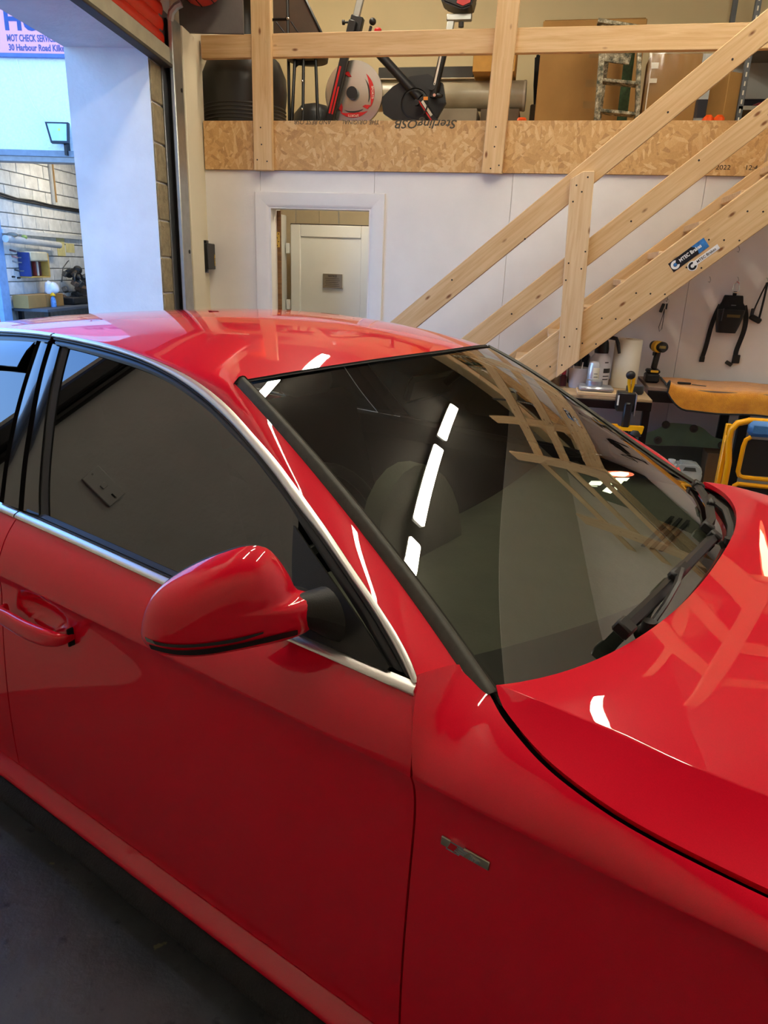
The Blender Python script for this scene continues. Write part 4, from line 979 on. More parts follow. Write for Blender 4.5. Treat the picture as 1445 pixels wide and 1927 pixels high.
for x in (A0, A1):
    for side in (1, -1): wheel(x, side)
    for side in (1, -1):
        P = [[(x + 0.36 * math.cos(a), -side * h, 0.322 + 0.36 * math.sin(a)) for h in (0.55, 0.88)] for a in np.linspace(-0.3, PI + 0.3, 20)]
        B().grid(P).obj('wheel_arch_liner', SHELL, car, local=True)
# ---- cabin
CAB = mat('cabin_plastic', '#6b695f', 0.7, var=0.1, bump=0.15, bscale=150); SEAT = mat('seat_cloth', '#1f1e1d', 0.85, var=0.15)
B().box((-1.6, 0, 0.20), (2.6, 1.66, 0.06), 0.01).obj('cabin_floor', SHELL, car, local=True)
G = []
for x, z in ((-0.26, 0.900), (-0.40, 0.905), (-0.60, 0.915), (-0.78, 0.922), (-0.90, 0.905), (-0.955, 0.86), (-0.96, 0.70), (-0.90, 0.50)):
    G.append([np.array([x - 0.22 * (u * u) * (1 if x > -0.7 else 0.25), -0.76 * u, z]) for u in np.linspace(-1, 1, 31)])
da = pobj('dashboard', np.array(G), CAB, 1, edge=0, ang=40)
b = B()
for k in range(3): b.box((-0.42, -0.33 + 0.0 * k, 0.9105), (0.012, 0.24, 0.004), 0, Matrix.Rotation(0.0, 3, 'Z')) if False else b.box((-0.36 - 0.022 * k, 0.22, 0.910 + 0.0008 * k), (0.010, 0.30, 0.003))
b.obj('vent', DARKHOLE, da, local=True)
b = B(); b.lathe([(0.18, -0.0), (0.19, -0.045), (0.12, -0.05), (0.11, 0.0)], (-0.80, -0.36, 0.955), 24, Matrix.Rotation(PI / 2 - 0.2, 3, 'Y')); b.obj('instrument_hood', CAB, da, local=True)
sw = B(); ctr = Vector((-1.05, -0.36, 0.90)); Rw = Matrix.Rotation(-0.45, 3, 'Y')
sw.tube([ctr + Rw @ Vector((0, 0.185 * math.cos(a), 0.185 * math.sin(a))) for a in np.linspace(0, 2 * PI, 37)[:-1]], 0.016, 10, True)
sw.box(ctr + Rw @ Vector((0.02, 0, 0)), (0.05, 0.16, 0.12), 0.02, Rw)
for a in (0, PI, 1.5 * PI): sw.box(ctr + Rw @ Vector((0.012, 0.12 * math.cos(a), 0.12 * math.sin(a))), (0.02, 0.15 if a != 1.5 * PI else 0.03, 0.03 if a != 1.5 * PI else 0.15), 0.006, Rw)
sw.obj('steering_wheel', mat('wheel_leather', '#161616', 0.5), car, local=True)
for y in (-0.37, 0.37):
    s_ = B(); Rs = Matrix.Rotation(-0.32, 3, 'Y')
    s_.box((-1.40, y, 0.46), (0.52, 0.50, 0.16), 0.05); s_.box(Vector((-1.70, y, 0.80)), (0.15, 0.50, 0.62), 0.05, Rs); o = s_.obj('seat', SEAT, car, 50, local=True)
    h_ = B(); h_.box((-1.80, y, 1.17), (0.10, 0.27, 0.18), 0.04, Rs); h_.cyl((-1.79, y - 0.06, 1.05), (-1.80, y - 0.06, 1.15), 0.006); h_.cyl((-1.79, y + 0.06, 1.05), (-1.80, y + 0.06, 1.15), 0.006); h_.obj('headrest', SEAT, o, 50, local=True)
s_ = B(); s_.box((-2.35, 0, 0.48), (0.5, 1.3, 0.16), 0.05); s_.box((-2.68, 0, 0.76), (0.15, 1.3, 0.58), 0.05, Matrix.Rotation(-0.4, 3, 'Y')); s_.obj('rear_seat', SEAT, car, 50, local=True)
b = B(); b.box((-1.02, 0.0, 1.255), (0.02, 0.24, 0.075), 0.012, Matrix.Rotation(0.25, 3, 'Y')); b.cyl((-0.97, 0, 1.27), (-0.93, 0, 1.305), 0.012); b.obj('rear_view_mirror', BLACKP, car, local=True)
# ---- wipers
def wsp(x, y, off):
    """point on the glass below the plan position (x, y)"""
    u = y / 0.7; v = 0.1
    for _ in range(14):
        p = ws(u, v); u += (y - p[1]) / 0.72; q = ws(u, v); v += (q[0] - x) / 0.70; v = min(1, max(-0.05, v)); u = min(1, max(-1, u))
    return Vector(ws(u, v, off))
def wiper(bl, pivot, joint, name='wiper'):
    bl = [Vector(p) for p in bl]
    w = B(); prof = [(-0.013, -0.004), (0.013, -0.004), (0.010, 0.006), (-0.004, 0.012)]; P = []
    for i, p in enumerate(bl):
        d_ = (bl[min(i + 1, len(bl) - 1)] - bl[max(i - 1, 0)]).normalized(); n_ = Vector((0.5, 0, 0.85)).normalized(); s_ = d_.cross(n_).normalized()
        P.append([p + s_ * a + n_ * c for a, c in prof + prof[:1]])
    w.grid([[tuple(q) for q in r] for r in P]); w._add([tuple(q) for q in P[0][:4]], [[0, 1, 2, 3]]); w._add([tuple(q) for q in P[-1][:4]], [[3, 2, 1, 0]]); w.weld()
    wp = w.obj(name, BLACKP, car, 30, local=True)
    n_ = Vector((0.5, 0, 0.85)).normalized()
    e0 = bl[0]; d_ = (bl[1] - bl[0]).normalized(); B().box(e0 + d_ * 0.012 + n_ * 0.003, (0.034, 0.034, 0.026), 0.004, frame((0, 0, 0), d_, n_.cross(d_)).to_3x3()).obj('blade_cap', BLACKP, wp, local=True)
    d_ = (bl[-1] - bl[-2]).normalized(); B().box(bl[-1] - d_ * 0.01 + n_ * 0.003, (0.028, 0.032, 0.024), 0.004, frame((0, 0, 0), d_, n_.cross(d_)).to_3x3()).obj('blade_cap', BLACKP, wp, local=True)
    j = Vector(joint); B().box(j, (0.085, 0.026, 0.022), 0.006, frame((0, 0, 0), bl[-1] - bl[0], n_.cross(bl[-1] - bl[0])).to_3x3()).obj('blade_holder', BLACKP, wp, local=True)
    pv = Vector(pivot); path = [j + n_ * 0.006, j * 0.6 + pv * 0.4 + n_ * 0.028, j * 0.25 + pv * 0.75 + n_ * 0.022, pv]
    B().tube(path, 0.009, 6, flat=0.6).obj('arm', BLACKP, wp, local=True)
    B().cyl(pv - Vector((0, 0, 0.02)), pv + Vector((0, 0, 0.015)), 0.018, 0.014, 14).obj('pivot', BLACKP, wp, local=True)
    return wp
WIPERS = [([(-0.288, -0.504, 0.950), (-0.269, -0.280, 0.957), (-0.2607, -0.088, 0.962), (-0.2531, 0.139, 0.955)], (-0.262, -0.40, 0.922), (-0.2607, -0.205, 0.974)),
          ([wsp(-0.405, 0.62, 0.013), wsp(-0.36, 0.50, 0.013), wsp(-0.32, 0.38, 0.013), wsp(-0.29, 0.25, 0.013), wsp(-0.283, 0.14, 0.013)], (-0.225, 0.20, 0.925), wsp(-0.33, 0.41, 0.024))]
for q in WIPERS: wiper(*q)
# ---- door mirrors
MO = Spl([(1.016, 0.035), (0.999, 0.208), (0.971, 0.357), (0.888, 0.585), (0.78, 0.74), (0.612, 0.902), (0.444, 1.012), (0.309, 1.062), (0.225, 1.040), (0.158, 0.942), (0.09, 0.753), (0.038, 0.556), (-0.015, 0.429), (-0.087, 0.400), (-0.141, 0.291), (-0.149, 0.187), (-0.127, 0.02), (-0.069, -0.098), (0.058, -0.173), (0.22, -0.226), (0.433, -0.275), (0.642, -0.302), (0.811, -0.277), (0.926, -0.211), (0.998, -0.096), (1.016, 0.035)])
MIRR = dict(foot=np.array([-0.745, 0.868]), tip=np.array([-0.915, 1.062]), z0=0.968, zs=0.140)
def mirror(side):
    f_, t_ = (MIRR['foot'], MIRR['tip']) if side > 0 else (np.array([-0.84, 0.850]), np.array([-1.08, 0.905])); d_ = t_ - f_; nrm = np.array([-d_[1], d_[0]]); nrm = -nrm / np.linalg.norm(nrm)
    nrm = nrm if nrm[0] > 0 else -nrm
    def P(a, h, dep): return np.array([f_[0] + d_[0] * a + nrm[0] * dep, f_[1] + d_[1] * a + nrm[1] * dep, MIRR['z0'] - 0.035 * (side < 0) + MIRR['zs'] * (1 if side > 0 else 0.8) * h])
    n = 72; O = MO.sample(n + 1)[:-1]; c = np.array([0.50, 0.36])
    def shell(rs, dep, prof): return [[P(*(c + (O[i % n] - c) * r), prof(r)) for r in rs] for i in range(n + 1)]
    D = 0.062
    front = lambda r: D * (1 - r ** 3.6) ** 0.6
    rs = np.r_[np.linspace(0.0005, 0.85, 16), 0.9, 0.94, 0.97, 0.985, 0.995, 1.0]
    b = B(); b.grid(sgn(np.array(shell(rs, 0, front)), side)); b.weld()
    m_ = b.obj('door_mirror', RED, car, 60, local=True)
    b = B(); b.grid(sgn(np.array([[P(*(c + (O[i % n] - c) * r), dd) for r, dd in ((1.0, 0.0), (0.985, -0.006), (0.95, -0.018), (0.90, -0.026), (0.86, -0.024), (0.84, -0.015))] for i in range(n + 1)]), side)); b.obj('mirror_rim', BLACKP, m_, 40, local=True)
    b = B(); b.grid(sgn(np.array([[P(*(c + (O[i % n] - c) * r), -0.017) for r in (0.02, 0.5, 0.86)] for i in range(n + 1)]), side)); b.weld(); b.obj('mirror_glass', CHROME, m_, 40, local=True)
    # indicator strip and the black lower trim, following the bottom edge
    def low_strip(top, bot, off, name, m, nn=30):
        T_, B_ = Spl(top), Spl(bot); rows_ = []; o3 = np.array([nrm[0], nrm[1], -0.25]) * off
        for k in range(nn):
            t = k / (nn - 1); p, q = T_(t), B_(t); rows_.append([p * (1 - w) + q * w + o3 for w in np.linspace(0, 1, 5)])
        b = B(); b.grid(sgn(np.array(rows_), side)); return b.obj(name, m, m_, 50, local=True)
    if side > 0:
        low_strip([(-0.8958, 1.0740, 0.9783), (-0.8616, 1.0716, 0.9783), (-0.8256, 1.0481, 0.9767), (-0.7967, 1.0180, 0.9775), (-0.7686, 0.9862, 0.9821), (-0.7426, 0.9561, 0.9889)], [(-0.8904, 1.0746, 0.9716), (-0.8629, 1.0711, 0.9719), (-0.8271, 1.0473, 0.9700), (-0.7979, 1.0172, 0.9708), (-0.7699, 0.9852, 0.9744), (-0.7440, 0.9560, 0.9850)], 0.0025, 'indicator', mat('indicator_lens', '#2e2a26', 0.12, coat=1.0))
        low_strip([(-0.8857, 1.0744, 0.9683), (-0.8414, 1.0572, 0.9655), (-0.7992, 1.0164, 0.9661), (-0.7711, 0.9843, 0.9696), (-0.7424, 0.9517, 0.9772), (-0.7145, 0.9040, 0.9803)], [(-0.8838, 1.0723, 0.9590), (-0.8447, 1.0551, 0.9550), (-0.8031, 1.0134, 0.9530), (-0.7744, 0.9814, 0.9580), (-0.7456, 0.9486, 0.9640), (-0.7166, 0.9017, 0.9690)], 0.0028, 'lower_trim', BLACKP)
    # arm
    G = []
    for k, (x, y, z, ry, rz) in enumerate(((-0.700, 0.838, 0.985, 0.050, 0.050), (-0.712, 0.850, 0.990, 0.040, 0.042), (-0.724, 0.865, 0.995, 0.031, 0.034), (-0.736, 0.880, 0.999, 0.026, 0.029), (-0.75, 0.90, 1.0, 0.024, 0.026))):
        G.append([np.array([x + ry * math.cos(a), y + 0.35 * ry * math.cos(a), z + rz * math.sin(a)]) for a in np.linspace(0, 2 * PI, 25)])
    b = B(); b.grid(sgn(np.array(G), side)); b.obj('arm', MATB, m_, 60, local=True)
for side in (1, -1): mirror(side)
# lettered sticker on the far top corner of the glass is written backwards from here
# ------------------------------------------------------------------ stored things on the mezzanine (deck at z = 2.50)
MZ = 2.5015
pb = thing('punch_bag', 'black free-standing punch bag base with an orange bag on top', 'punch bag', (-2.355, 5.87, MZ))
B().lathe([(0.0, 0.0), (0.30, 0.0), (0.312, 0.06), (0.312, 0.20), (0.325, 0.30), (0.315, 0.40), (0.27, 0.50), (0.185, 0.575), (0.11, 0.61), (0.095, 0.63)], (-2.355, 5.87, MZ), 48).obj('base', mat('bag_base', '#24221f', 0.38, var=0.15), pb)
b = B()
for i in range(5): b.lathe([(0.3115, 0.07 + 0.025 * i), (0.3165, 0.075 + 0.025 * i), (0.3115, 0.085 + 0.025 * i)], (-2.355, 5.87, MZ), 48, cap=False)
o = b.obj('rib', mat('bag_base', '#24221f', 0.38), pb); o['kind'] = 'stuff'
B().lathe([(0.10, 0.60), (0.085, 0.66), (0.085, 0.80), (0.10, 0.84), (0.165, 0.88), (0.183, 0.925)], (-2.355, 5.87, MZ), 32).obj('neck', BLACKP, pb)
B().lathe([(0.185, 0.905), (0.188, 0.99), (0.185, 1.6), (0.16, 1.66), (0.02, 1.68)], (-2.355, 5.87, MZ), 40).obj('bag', ORANGE, pb)

ft_ = thing('folding_table', 'dark folding table stood on its end with its metal legs out', 'table', (-2.15, 6.45, MZ))
TT = mat('table_brown', '#3a3026', 0.5, var=0.15)
M = frame((-2.33, 6.62, 3.32), (1, 0, 0), (0, 0, 1))
B().prism([(-0.05, 0), (0.40, 0), (0.20, 0.34), (-0.05, 0.62)], 0.02, M).obj('table_top', TT, ft_)
b = B(); b.tube([(-1.925, 6.60, 3.315), (-2.125, 6.60, 3.66), (-2.30, 6.60, 3.94)], 0.014, 6); b.tube([(-2.4, 6.60, 3.315), (-1.925, 6.60, 3.315)], 0.014, 6); b.obj('edge_rail', BLACKM, ft_)
for p in (((-2.150, 6.33, MZ), (-2.165, 6.33, 3.75)), ((-2.115, 6.36, 3.13), (-2.150, 6.36, MZ))): B().tube(p, 0.013, 8).obj('leg', BLACKM, ft_)
b = B(); b.tube([(-2.45, 6.34, 3.41), (-2.16, 6.34, 3.41)], 0.010, 6); b.tube([(-2.145, 6.36, 3.40), (-2.03, 6.40, 3.25)], 0.006, 6); b.tube([(-2.27, 6.36, 3.40), (-2.18, 6.38, 3.30)], 0.006, 6); b.obj('brace', BLACKM, ft_)
B().ball((-2.155, 6.318, 3.41), 0.011, 6).obj('rivet', CHROME, ft_)

so = thing('bar_stool', 'black metal bar stool beside the exercise bike', 'stool', (-1.98, 6.3, MZ))
B().lathe([(0.0, 0.655), (0.16, 0.66), (0.165, 0.685), (0.15, 0.70), (0.0, 0.70)], (-1.985, 6.3, MZ - 0.055), 28).obj('seat', TT, so)
for (a, b_) in (((-2.065, 6.22, 3.10), (-2.085, 6.15, MZ)), ((-1.895, 6.22, 3.10), (-1.845, 6.15, MZ)), ((-1.985, 6.19, 3.10), (-1.965, 6.10, MZ)), ((-1.955, 6.42, 3.10), (-1.95, 6.50, MZ))): B().tube([a, b_], 0.0125, 8).obj('leg', BLACKM, so)
b = B(); b.box((-1.985, 6.24, 3.08), (0.19, 0.012, 0.03)); b.prism([(0, 0), (0.07, 0.06), (0, 0.06)], 0.01, frame((-2.07, 6.235, 3.04), (1, 0, 0), (0, 0, 1))); b.obj('bracket', BLACKM, so)
b = B(); b.ball((-1.975, 6.128, 2.93), 0.009, 6); b.ball((-1.968, 6.098, 2.73), 0.009, 6); b.obj('bolt', CHROME, so)
dt = thing('tub', 'upturned black round plastic tub behind the bar stool', 'tub', (-2.0, 6.75, MZ))
B().lathe([(0.0, 0.0), (0.225, 0.0), (0.225, 0.10), (0.21, 0.115), (0.215, 0.14), (0.18, 0.30), (0.12, 0.37), (0.0, 0.40)], (-2.06, 6.74, MZ), 36).obj('body', BLACKP, dt)
tag(B().box((-2.25, 6.95, MZ + 0.17), (0.20, 0.012, 0.34), 0.002, Matrix.Rotation(-0.5, 3, 'Y')).obj('cardboard_sheet', CARD), 'brown cardboard sheet leaning behind the punch bag base', 'cardboard') if False else None

# exercise bike
BK = (-1.605, 6.3); bk = thing('exercise_bike', 'black exercise bike with a silver flywheel and red stripes', 'exercise bike', (-1.3, 6.3, MZ))
ALU = mat('flywheel_metal', '#c9c6bf', 0.25, metal=0.9, var=0.03)
MR = Matrix.Rotation(PI / 2, 3, 'X')
fwc = (-1.605, 6.33, 2.878)
B().lathe([(0.0, -0.02), (0.055, -0.022), (0.06, -0.016), (0.105, -0.018), (0.112, -0.010), (0.150, -0.012), (0.205, -0.012), (0.212, -0.020), (0.232, -0.020), (0.236, -0.012), (0.236, 0.018), (0.0, 0.018)], fwc, 56, MR).obj('flywheel', ALU, bk, 25)
FR = mat('bike_red', '#c01818', 0.4); FW = mat('bike_white', '#e8e2d6', 0.4)
def arcp(r0, r1, a0, a1, y, name, m, n=16, taper=True):
    A = np.linspace(a0, a1, n); vs = []; 
    for i, a in enumerate(A):
        t = math.sin(PI * i / (n - 1)) if taper else 1; ri = r1 - (r1 - r0) * t
        vs += [Vector((fwc[0] + ri * math.cos(a), y, fwc[2] + ri * math.sin(a))), Vector((fwc[0] + r1 * math.cos(a), y, fwc[2] + r1 * math.sin(a)))]
    b = B(); b._add(vs, [[2 * i, 2 * i + 1, 2 * i + 3, 2 * i + 2] for i in range(n - 1)]); return b.obj(name, m, bk)
yq = fwc[1] - 0.0235
for k, (a0, a1) in enumerate(((-0.60, 0.95), (-2.25, -0.80), (2.0, 3.3))):
    arcp(0.135, 0.172, a0, a1, yq - 0.0, 'swoosh', FR); arcp(0.124, 0.138, a0 + 0.1, a1 - 0.1, yq - 0.0006, 'swoosh_line', mat('bike_print', '#2a2420', 0.5))
    am = a0 - 0.02
    c_ = Vector((fwc[0] + 0.14 * math.cos(am), yq - 0.001, fwc[2] + 0.14 * math.sin(am)))
    B().prism([(-0.024, -0.03), (0.02, -0.022), (0.026, 0.016), (0.008, 0.006), (0.0, 0.0), (-0.012, -0.006)], 0.001, frame(c_, (math.cos(am), 0, math.sin(am)), (-math.sin(am), 0, math.cos(am)))).obj('swoosh_tip', FR, bk)
for am in (0.05, -1.55):
    c_ = Vector((fwc[0] + 0.150 * math.cos(am), yq - 0.0014, fwc[2] + 0.150 * math.sin(am))); text('flywheel_lettering', 'SPORTS', 0.024, FW, frame(c_, (math.sin(am), 0, -math.cos(am)), (math.cos(am), 0, math.sin(am))), bk, align='CENTER', sx=1.1)
def bar(p0, p1, w, t, name, m, par=None): return board(name, p0, p1, (0, 1, 0), t, w, m, par or bk, 0.006)
fk = bar((-1.785, 6.24, 2.66), (-1.60, 6.24, 3.36), 0.062, 0.05, 'fork', BLACKP)
for k, (a, b_, w) in enumerate(((-0.012, 0.34, 0.016), (0.012, 0.20, 0.012))):
    d_ = Vector((0.185, 0, 0.70)).normalized(); n_ = Vector((d_.z, 0, -d_.x)); p = Vector((-1.785, 6.213, 2.66)) + n_ * (a + 0.004); board('stripe', p + d_ * 0.06, p + d_ * (0.06 + b_), n_, w, 0.002, FR, fk, 0)
B().lathe([(0.0, -0.03), (0.03, -0.03), (0.045, -0.01), (0.045, 0.02)], (fwc[0] - 0.005, 6.29, fwc[2]), 16, MR).obj('hub', BLACKP, bk)
bar((-1.615, 6.29, 3.24), (-1.575, 6.29, 3.40), 0.10, 0.06, 'post_sleeve', BLACKP)
bar((-1.60, 6.29, 3.36), (-1.525, 6.29, 3.64), 0.055, 0.03, 'handlebar_post', STEEL)
B().lathe([(0.0, -0.03), (0.018, -0.03), (0.018, -0.012), (0.008, -0.01), (0.008, 0.04)], (-1.67, 6.29, 3.365), 14, Matrix.Rotation(PI / 2, 3, 'Y')).obj('knob', BLACKP, bk)
b = B(); b.tube([(-1.49, 6.29, 3.26), (-1.47, 6.29, 3.335)], 0.012, 8); b.ball((-1.458, 6.29, 3.365), (0.028, 0.028, 0.026), 8); b.obj('brake_knob', BLACKP, bk)
b = B(); b.tube([(-1.545, 6.29, 3.25), (-1.40, 6.29, 3.15), (-1.06, 6.29, 2.84)], 0.034, 10); b.obj('main_tube', BLACKP, bk)
B().ball((-1.41, 6.27, 3.30), (0.03, 0.02, 0.02), 8).obj('bottle_clip', FR, bk)
ct = bar((-1.06, 6.28, 2.83), (-0.845, 6.28, MZ + 0.06), 0.06, 0.05, 'rear_tube', BLACKP)
d_ = (Vector((-0.845, 6.28, MZ + 0.06)) - Vector((-1.06, 6.28, 2.83))).normalized(); n_ = Vector((-d_.z, 0, d_.x)); p = Vector((-1.06, 6.253, 2.83))
board('stripe', p + d_ * 0.01 - n_ * 0.012, p + d_ * 0.28 - n_ * 0.012, n_, 0.010, 0.002, FR, ct, 0); board('stripe', p + d_ * 0.03 + n_ * 0.008, p + d_ * 0.16 + n_ * 0.008, n_, 0.020, 0.002, FW, ct, 0)
b = B(); M = frame((-1.19, 6.30, 2.80), (1, 0, 0), (0, 0, 1)); b.prism([(-0.17, -0.06), (-0.10, -0.10), (0.20, -0.13), (0.26, -0.10), (0.33, 0.02), (0.30, 0.15), (0.18, 0.215), (0.04, 0.20), (-0.10, 0.13), (-0.19, 0.05)], 0.06, M, -0.09); b.obj('chain_guard', BLACKP, bk)
b = B(); b.lathe([(0.095, -0.01), (0.105, -0.012), (0.11, 0.0)], (-1.09, 6.232, 2.79), 28, MR, cap=False); b.lathe([(0.0, -0.02), (0.022, -0.02), (0.022, 0.02)], (-1.075, 6.23, 2.795), 14, MR); b.obj('crank', BLACKP, bk)
B().box((-1.0, 6.205, 2.82), (0.035, 0.003, 0.024)).obj('warning_label', mat('label_orange', '#e08a2a', 0.5), bk)
b = B(); b.tube([(-0.955, 6.29, 2.84), (-0.93, 6.29, 2.97), (-0.895, 6.29, 3.13), (-0.87, 6.29, 3.24)], 0.030, 10); b.obj('seat_tube', BLACKP, bk)
bar((-0.945, 6.252, 2.92), (-0.905, 6.252, 3.12), 0.014, 0.003, 'seat_stripe', FW)
b = B(); b.lathe([(0.0, -0.03), (0.03, -0.03), (0.03, 0.02)], (-0.965, 6.27, 2.915), 16, MR); b.ball((-0.90, 6.24, 2.845), (0.03, 0.02, 0.018), 6); b.obj('pivot', BLACKP, bk)
B().cyl((-0.935, 6.222, 2.845), (-0.935, 6.215, 2.845), 0.011, n=12).obj('pivot_cap', mat('pale_cap', '#d8a898', 0.5), bk)
bar((-0.87, 6.29, 3.20), (-0.845, 6.29, 3.36), 0.055, 0.03, 'seat_post', STEEL)
b = B(); b.box((-0.785, 6.29, 3.375), (0.19, 0.05, 0.045), 0.006); b.obj('seat_slider', STEEL, bk)
B().lathe([(0.0, -0.02), (0.02, -0.02), (0.02, 0.012), (0.0, 0.02)], (-0.765, 6.26, 3.325), 12).obj('knob', BLACKP, bk)
sd = B(); sd.prism([(-0.13, 0.06), (-0.10, 0.03), (0.04, -0.02), (0.11, 0.0), (0.13, 0.08), (0.12, 0.16), (-0.12, 0.12)], 0.20, frame((-0.80, 6.39, 3.42), (1, 0, 0), (0, 0, 1)), 0.0); bmesh.ops.bevel(sd.bm, geom=list(sd.bm.edges), offset=0.012, segments=2, affect='EDGES'); sd.obj('saddle', BLACKP, bk)
B().prism([(0.0, 0.02), (0.05, 0.0), (0.10, 0.02), (0.12, 0.12), (0.03, 0.12)], 0.006, frame((-0.80, 6.188, 3.42), (1, 0, 0), (0, 0, 1)), 0.0).obj('saddle_patch', FR, bk)
for x in (-1.76, -0.84): B().box((x, 6.3, MZ + 0.03), (0.07, 0.5, 0.05), 0.01).obj('foot', BLACKP, bk)

# boxes and rolls behind the bike
def carton(name, label, x0, x1, y0, y1, z0, z1, m, rot=0.0, tape=True, grp=None):
    t = thing(name, label, 'box', ((x0 + x1) / 2, (y0 + y1) / 2, z0), 0, grp)
    R = Matrix.Rotation(rot, 3, 'Z'); c = Vector(((x0 + x1) / 2, (y0 + y1) / 2, (z0 + z1) / 2)); d = (x1 - x0, y1 - y0, z1 - z0)
    B().box(c, d, 0.004, R).obj('carton', m, t)
    if tape: B().box(c + R @ Vector((0, -d[1] / 2 - 0.0006, d[2] * 0.5 - 0.05)), (0.05, 0.001, 0.10), 0, R).obj('tape', mat('parcel_tape', '#b08a52', 0.35), t)
    return t
carton('cardboard_box', 'grey-brown box with a white strip under the wrapped roll', -1.30, -0.65, 6.76, 7.12, MZ, MZ + 0.355, CARD2, tape=False)
tag(B().box((-0.98, 6.752, MZ + 0.352 - 0.0), (0.66, 0.012, 0.014), 0.003).obj('white_strip', WHT), 'thin white plastic strip lying along the grey-brown box', 'strip') if False else None
b = B(); b.cyl((-1.90, 6.95, 2.985), (-0.262, 6.95, 2.985), 0.115, n=26); rl = thing('wrapped_roll', 'long grey roll wrapped in cloudy plastic lying behind the bike', 'roll', (-1.1, 6.95, 2.87))
b.obj('roll', mat('cloudy_wrap', '#a59a82', 0.3, var=0.2, scale=5), rl); B().lathe([(0.0, 0.0), (0.06, 0.0), (0.116, 0.004), (0.118, 0.02)], (-0.262, 6.95, 2.985), 26, Matrix.Rotation(-PI / 2, 3, 'Y')).obj('wrap_end', mat('cloudy_wrap2', '#cfc7b2', 0.25), rl)
carton('support_box', 'low dark carton holding up the wrapped roll', -0.62, -0.30, 6.80, 7.10, MZ, MZ + 0.36, mat('brown_dark_card', '#5a4a38', 0.8), tape=False)
sb_t = thing('steel_beam', 'dark grey flat beam lying along the top of the wrapped roll', 'beam', (-1.1, 6.9, 3.105)); B().box((-1.12, 6.90, 3.15), (0.82, 0.06, 0.085), 0.004).obj('beam', mat('beam_dark', '#35342f', 0.5), sb_t)
B().box((-1.12, 6.90, 3.104), (0.84, 0.08, 0.006), 0.001).obj('packing_strip', mat('packing', '#e2d9c2', 0.6), sb_t)
bx2 = carton('cardboard_box', 'small orange-brown carton with a recycling mark above the roll', -0.705, -0.36, 6.72, 7.02, 3.115, 3.32, mat('card_orange', '#c08f44', 0.8), tape=False)
text('print', 'X', 0.05, TXT_D, frame((-0.57, 6.7185, 3.168), (1, 0, 0), (0, 0, 1)), bx2, bold=0.001) if False else None
b = B(); c_ = Vector((-0.475, 6.7185, 3.19))
for k in range(3):
    a = 2 * PI * k / 3 + 0.3; b.prism([(-0.018, -0.006), (0.010, -0.006), (0.010, -0.012), (0.022, 0.0), (0.010, 0.012), (0.010, 0.006), (-0.018, 0.006)], 0.001, frame(c_ + Vector((0.022 * math.cos(a), 0, 0.022 * math.sin(a))), (-math.sin(a), 0, math.cos(a)), (math.cos(a), 0, math.sin(a))))
b.obj('recycling_arrow', TXT_D, bx2)
bgb = thing('blue_bag', 'dark blue printed bag on the deck left of the big carton', 'bag', (-0.5, 6.4, MZ))
e = B().box((-0.55, 6.45, MZ + 0.09), (0.40, 0.2, 0.18), 0.04); e.obj('sack', mat('blue_sack', '#1f2450', 0.5, var=0.2, bump=0.5, bscale=25), bgb)
text('bag_print', 'DE', 0.055, WHT, frame((-0.47, 6.348, MZ + 0.075), (1, 0, 0), (0, 0, 1)), bgb, bold=0.002)
tag(B().box((-0.245, 6.15, MZ + 0.085), (0.07, 0.10, 0.17), 0.012).obj('orange_block', ORANGE), 'small orange plastic block right of the second tall post', 'block')
sk = B(); sk.prism([(0, 0.0), (0.12, 0.10), (0.20, 0.30), (0.10, 0.33), (0.02, 0.26)], 0.10, frame((-0.32, 6.90, 2.96), (1, 0, 0), (0, 0, 1))); bmesh.ops.bevel(sk.bm, geom=list(sk.bm.edges), offset=0.02, segments=2, affect='EDGES')
tag(sk.obj('black_holdall', BLACKF), 'black cloth bag slumped against the end of the roll', 'bag') if False else sk.bm.free()
bk2 = thing('black_chair_back', 'black curved seat back standing between the roll and the big carton', 'seat', (-0.22, 7.05, MZ))
e = B().prism([(-0.06, -0.18), (0.03, -0.06), (0.06, 0.12), (0.0, 0.16), (-0.05, 0.24), (-0.09, 0.22), (-0.08, 0.0)], 0.08, frame((-0.13, 7.15, 3.09), (1, 0, 0), (0, 0, 1))); bmesh.ops.bevel(e.bm, geom=list(e.bm.edges), offset=0.012, segments=2, affect='EDGES'); e.obj('back', BLACKF, bk2)
B().box((-0.17, 7.12, MZ + 0.22), (0.10, 0.16, 0.44), 0.01).obj('base', mat('brown_dark_card', '#5a4a38', 0.8), bk2)

big = thing('large_carton', 'largest brown carton standing upright behind the guard rail', 'box', (0.25, 6.9, MZ))
e = B(); e.box((0.225, 6.78, MZ + 0.465), (0.78, 0.34, 0.93), 0.006); e.obj('carton', CARD, big)
B().box((0.225, 6.78, MZ + 0.935), (0.76, 0.30, 0.012), 0.003).obj('flap', mat('card_flap', '#8f6a34', 0.8), big)
b = B()
for z in (3.2, 3.0, 2.85): b.box((0.20 + 0.02 * z, 6.6085, z), (0.10, 0.001, 0.05))
o = b.obj('tape_patch', mat('tape_dull', '#9c7840', 0.5), big); o['kind'] = 'stuff'
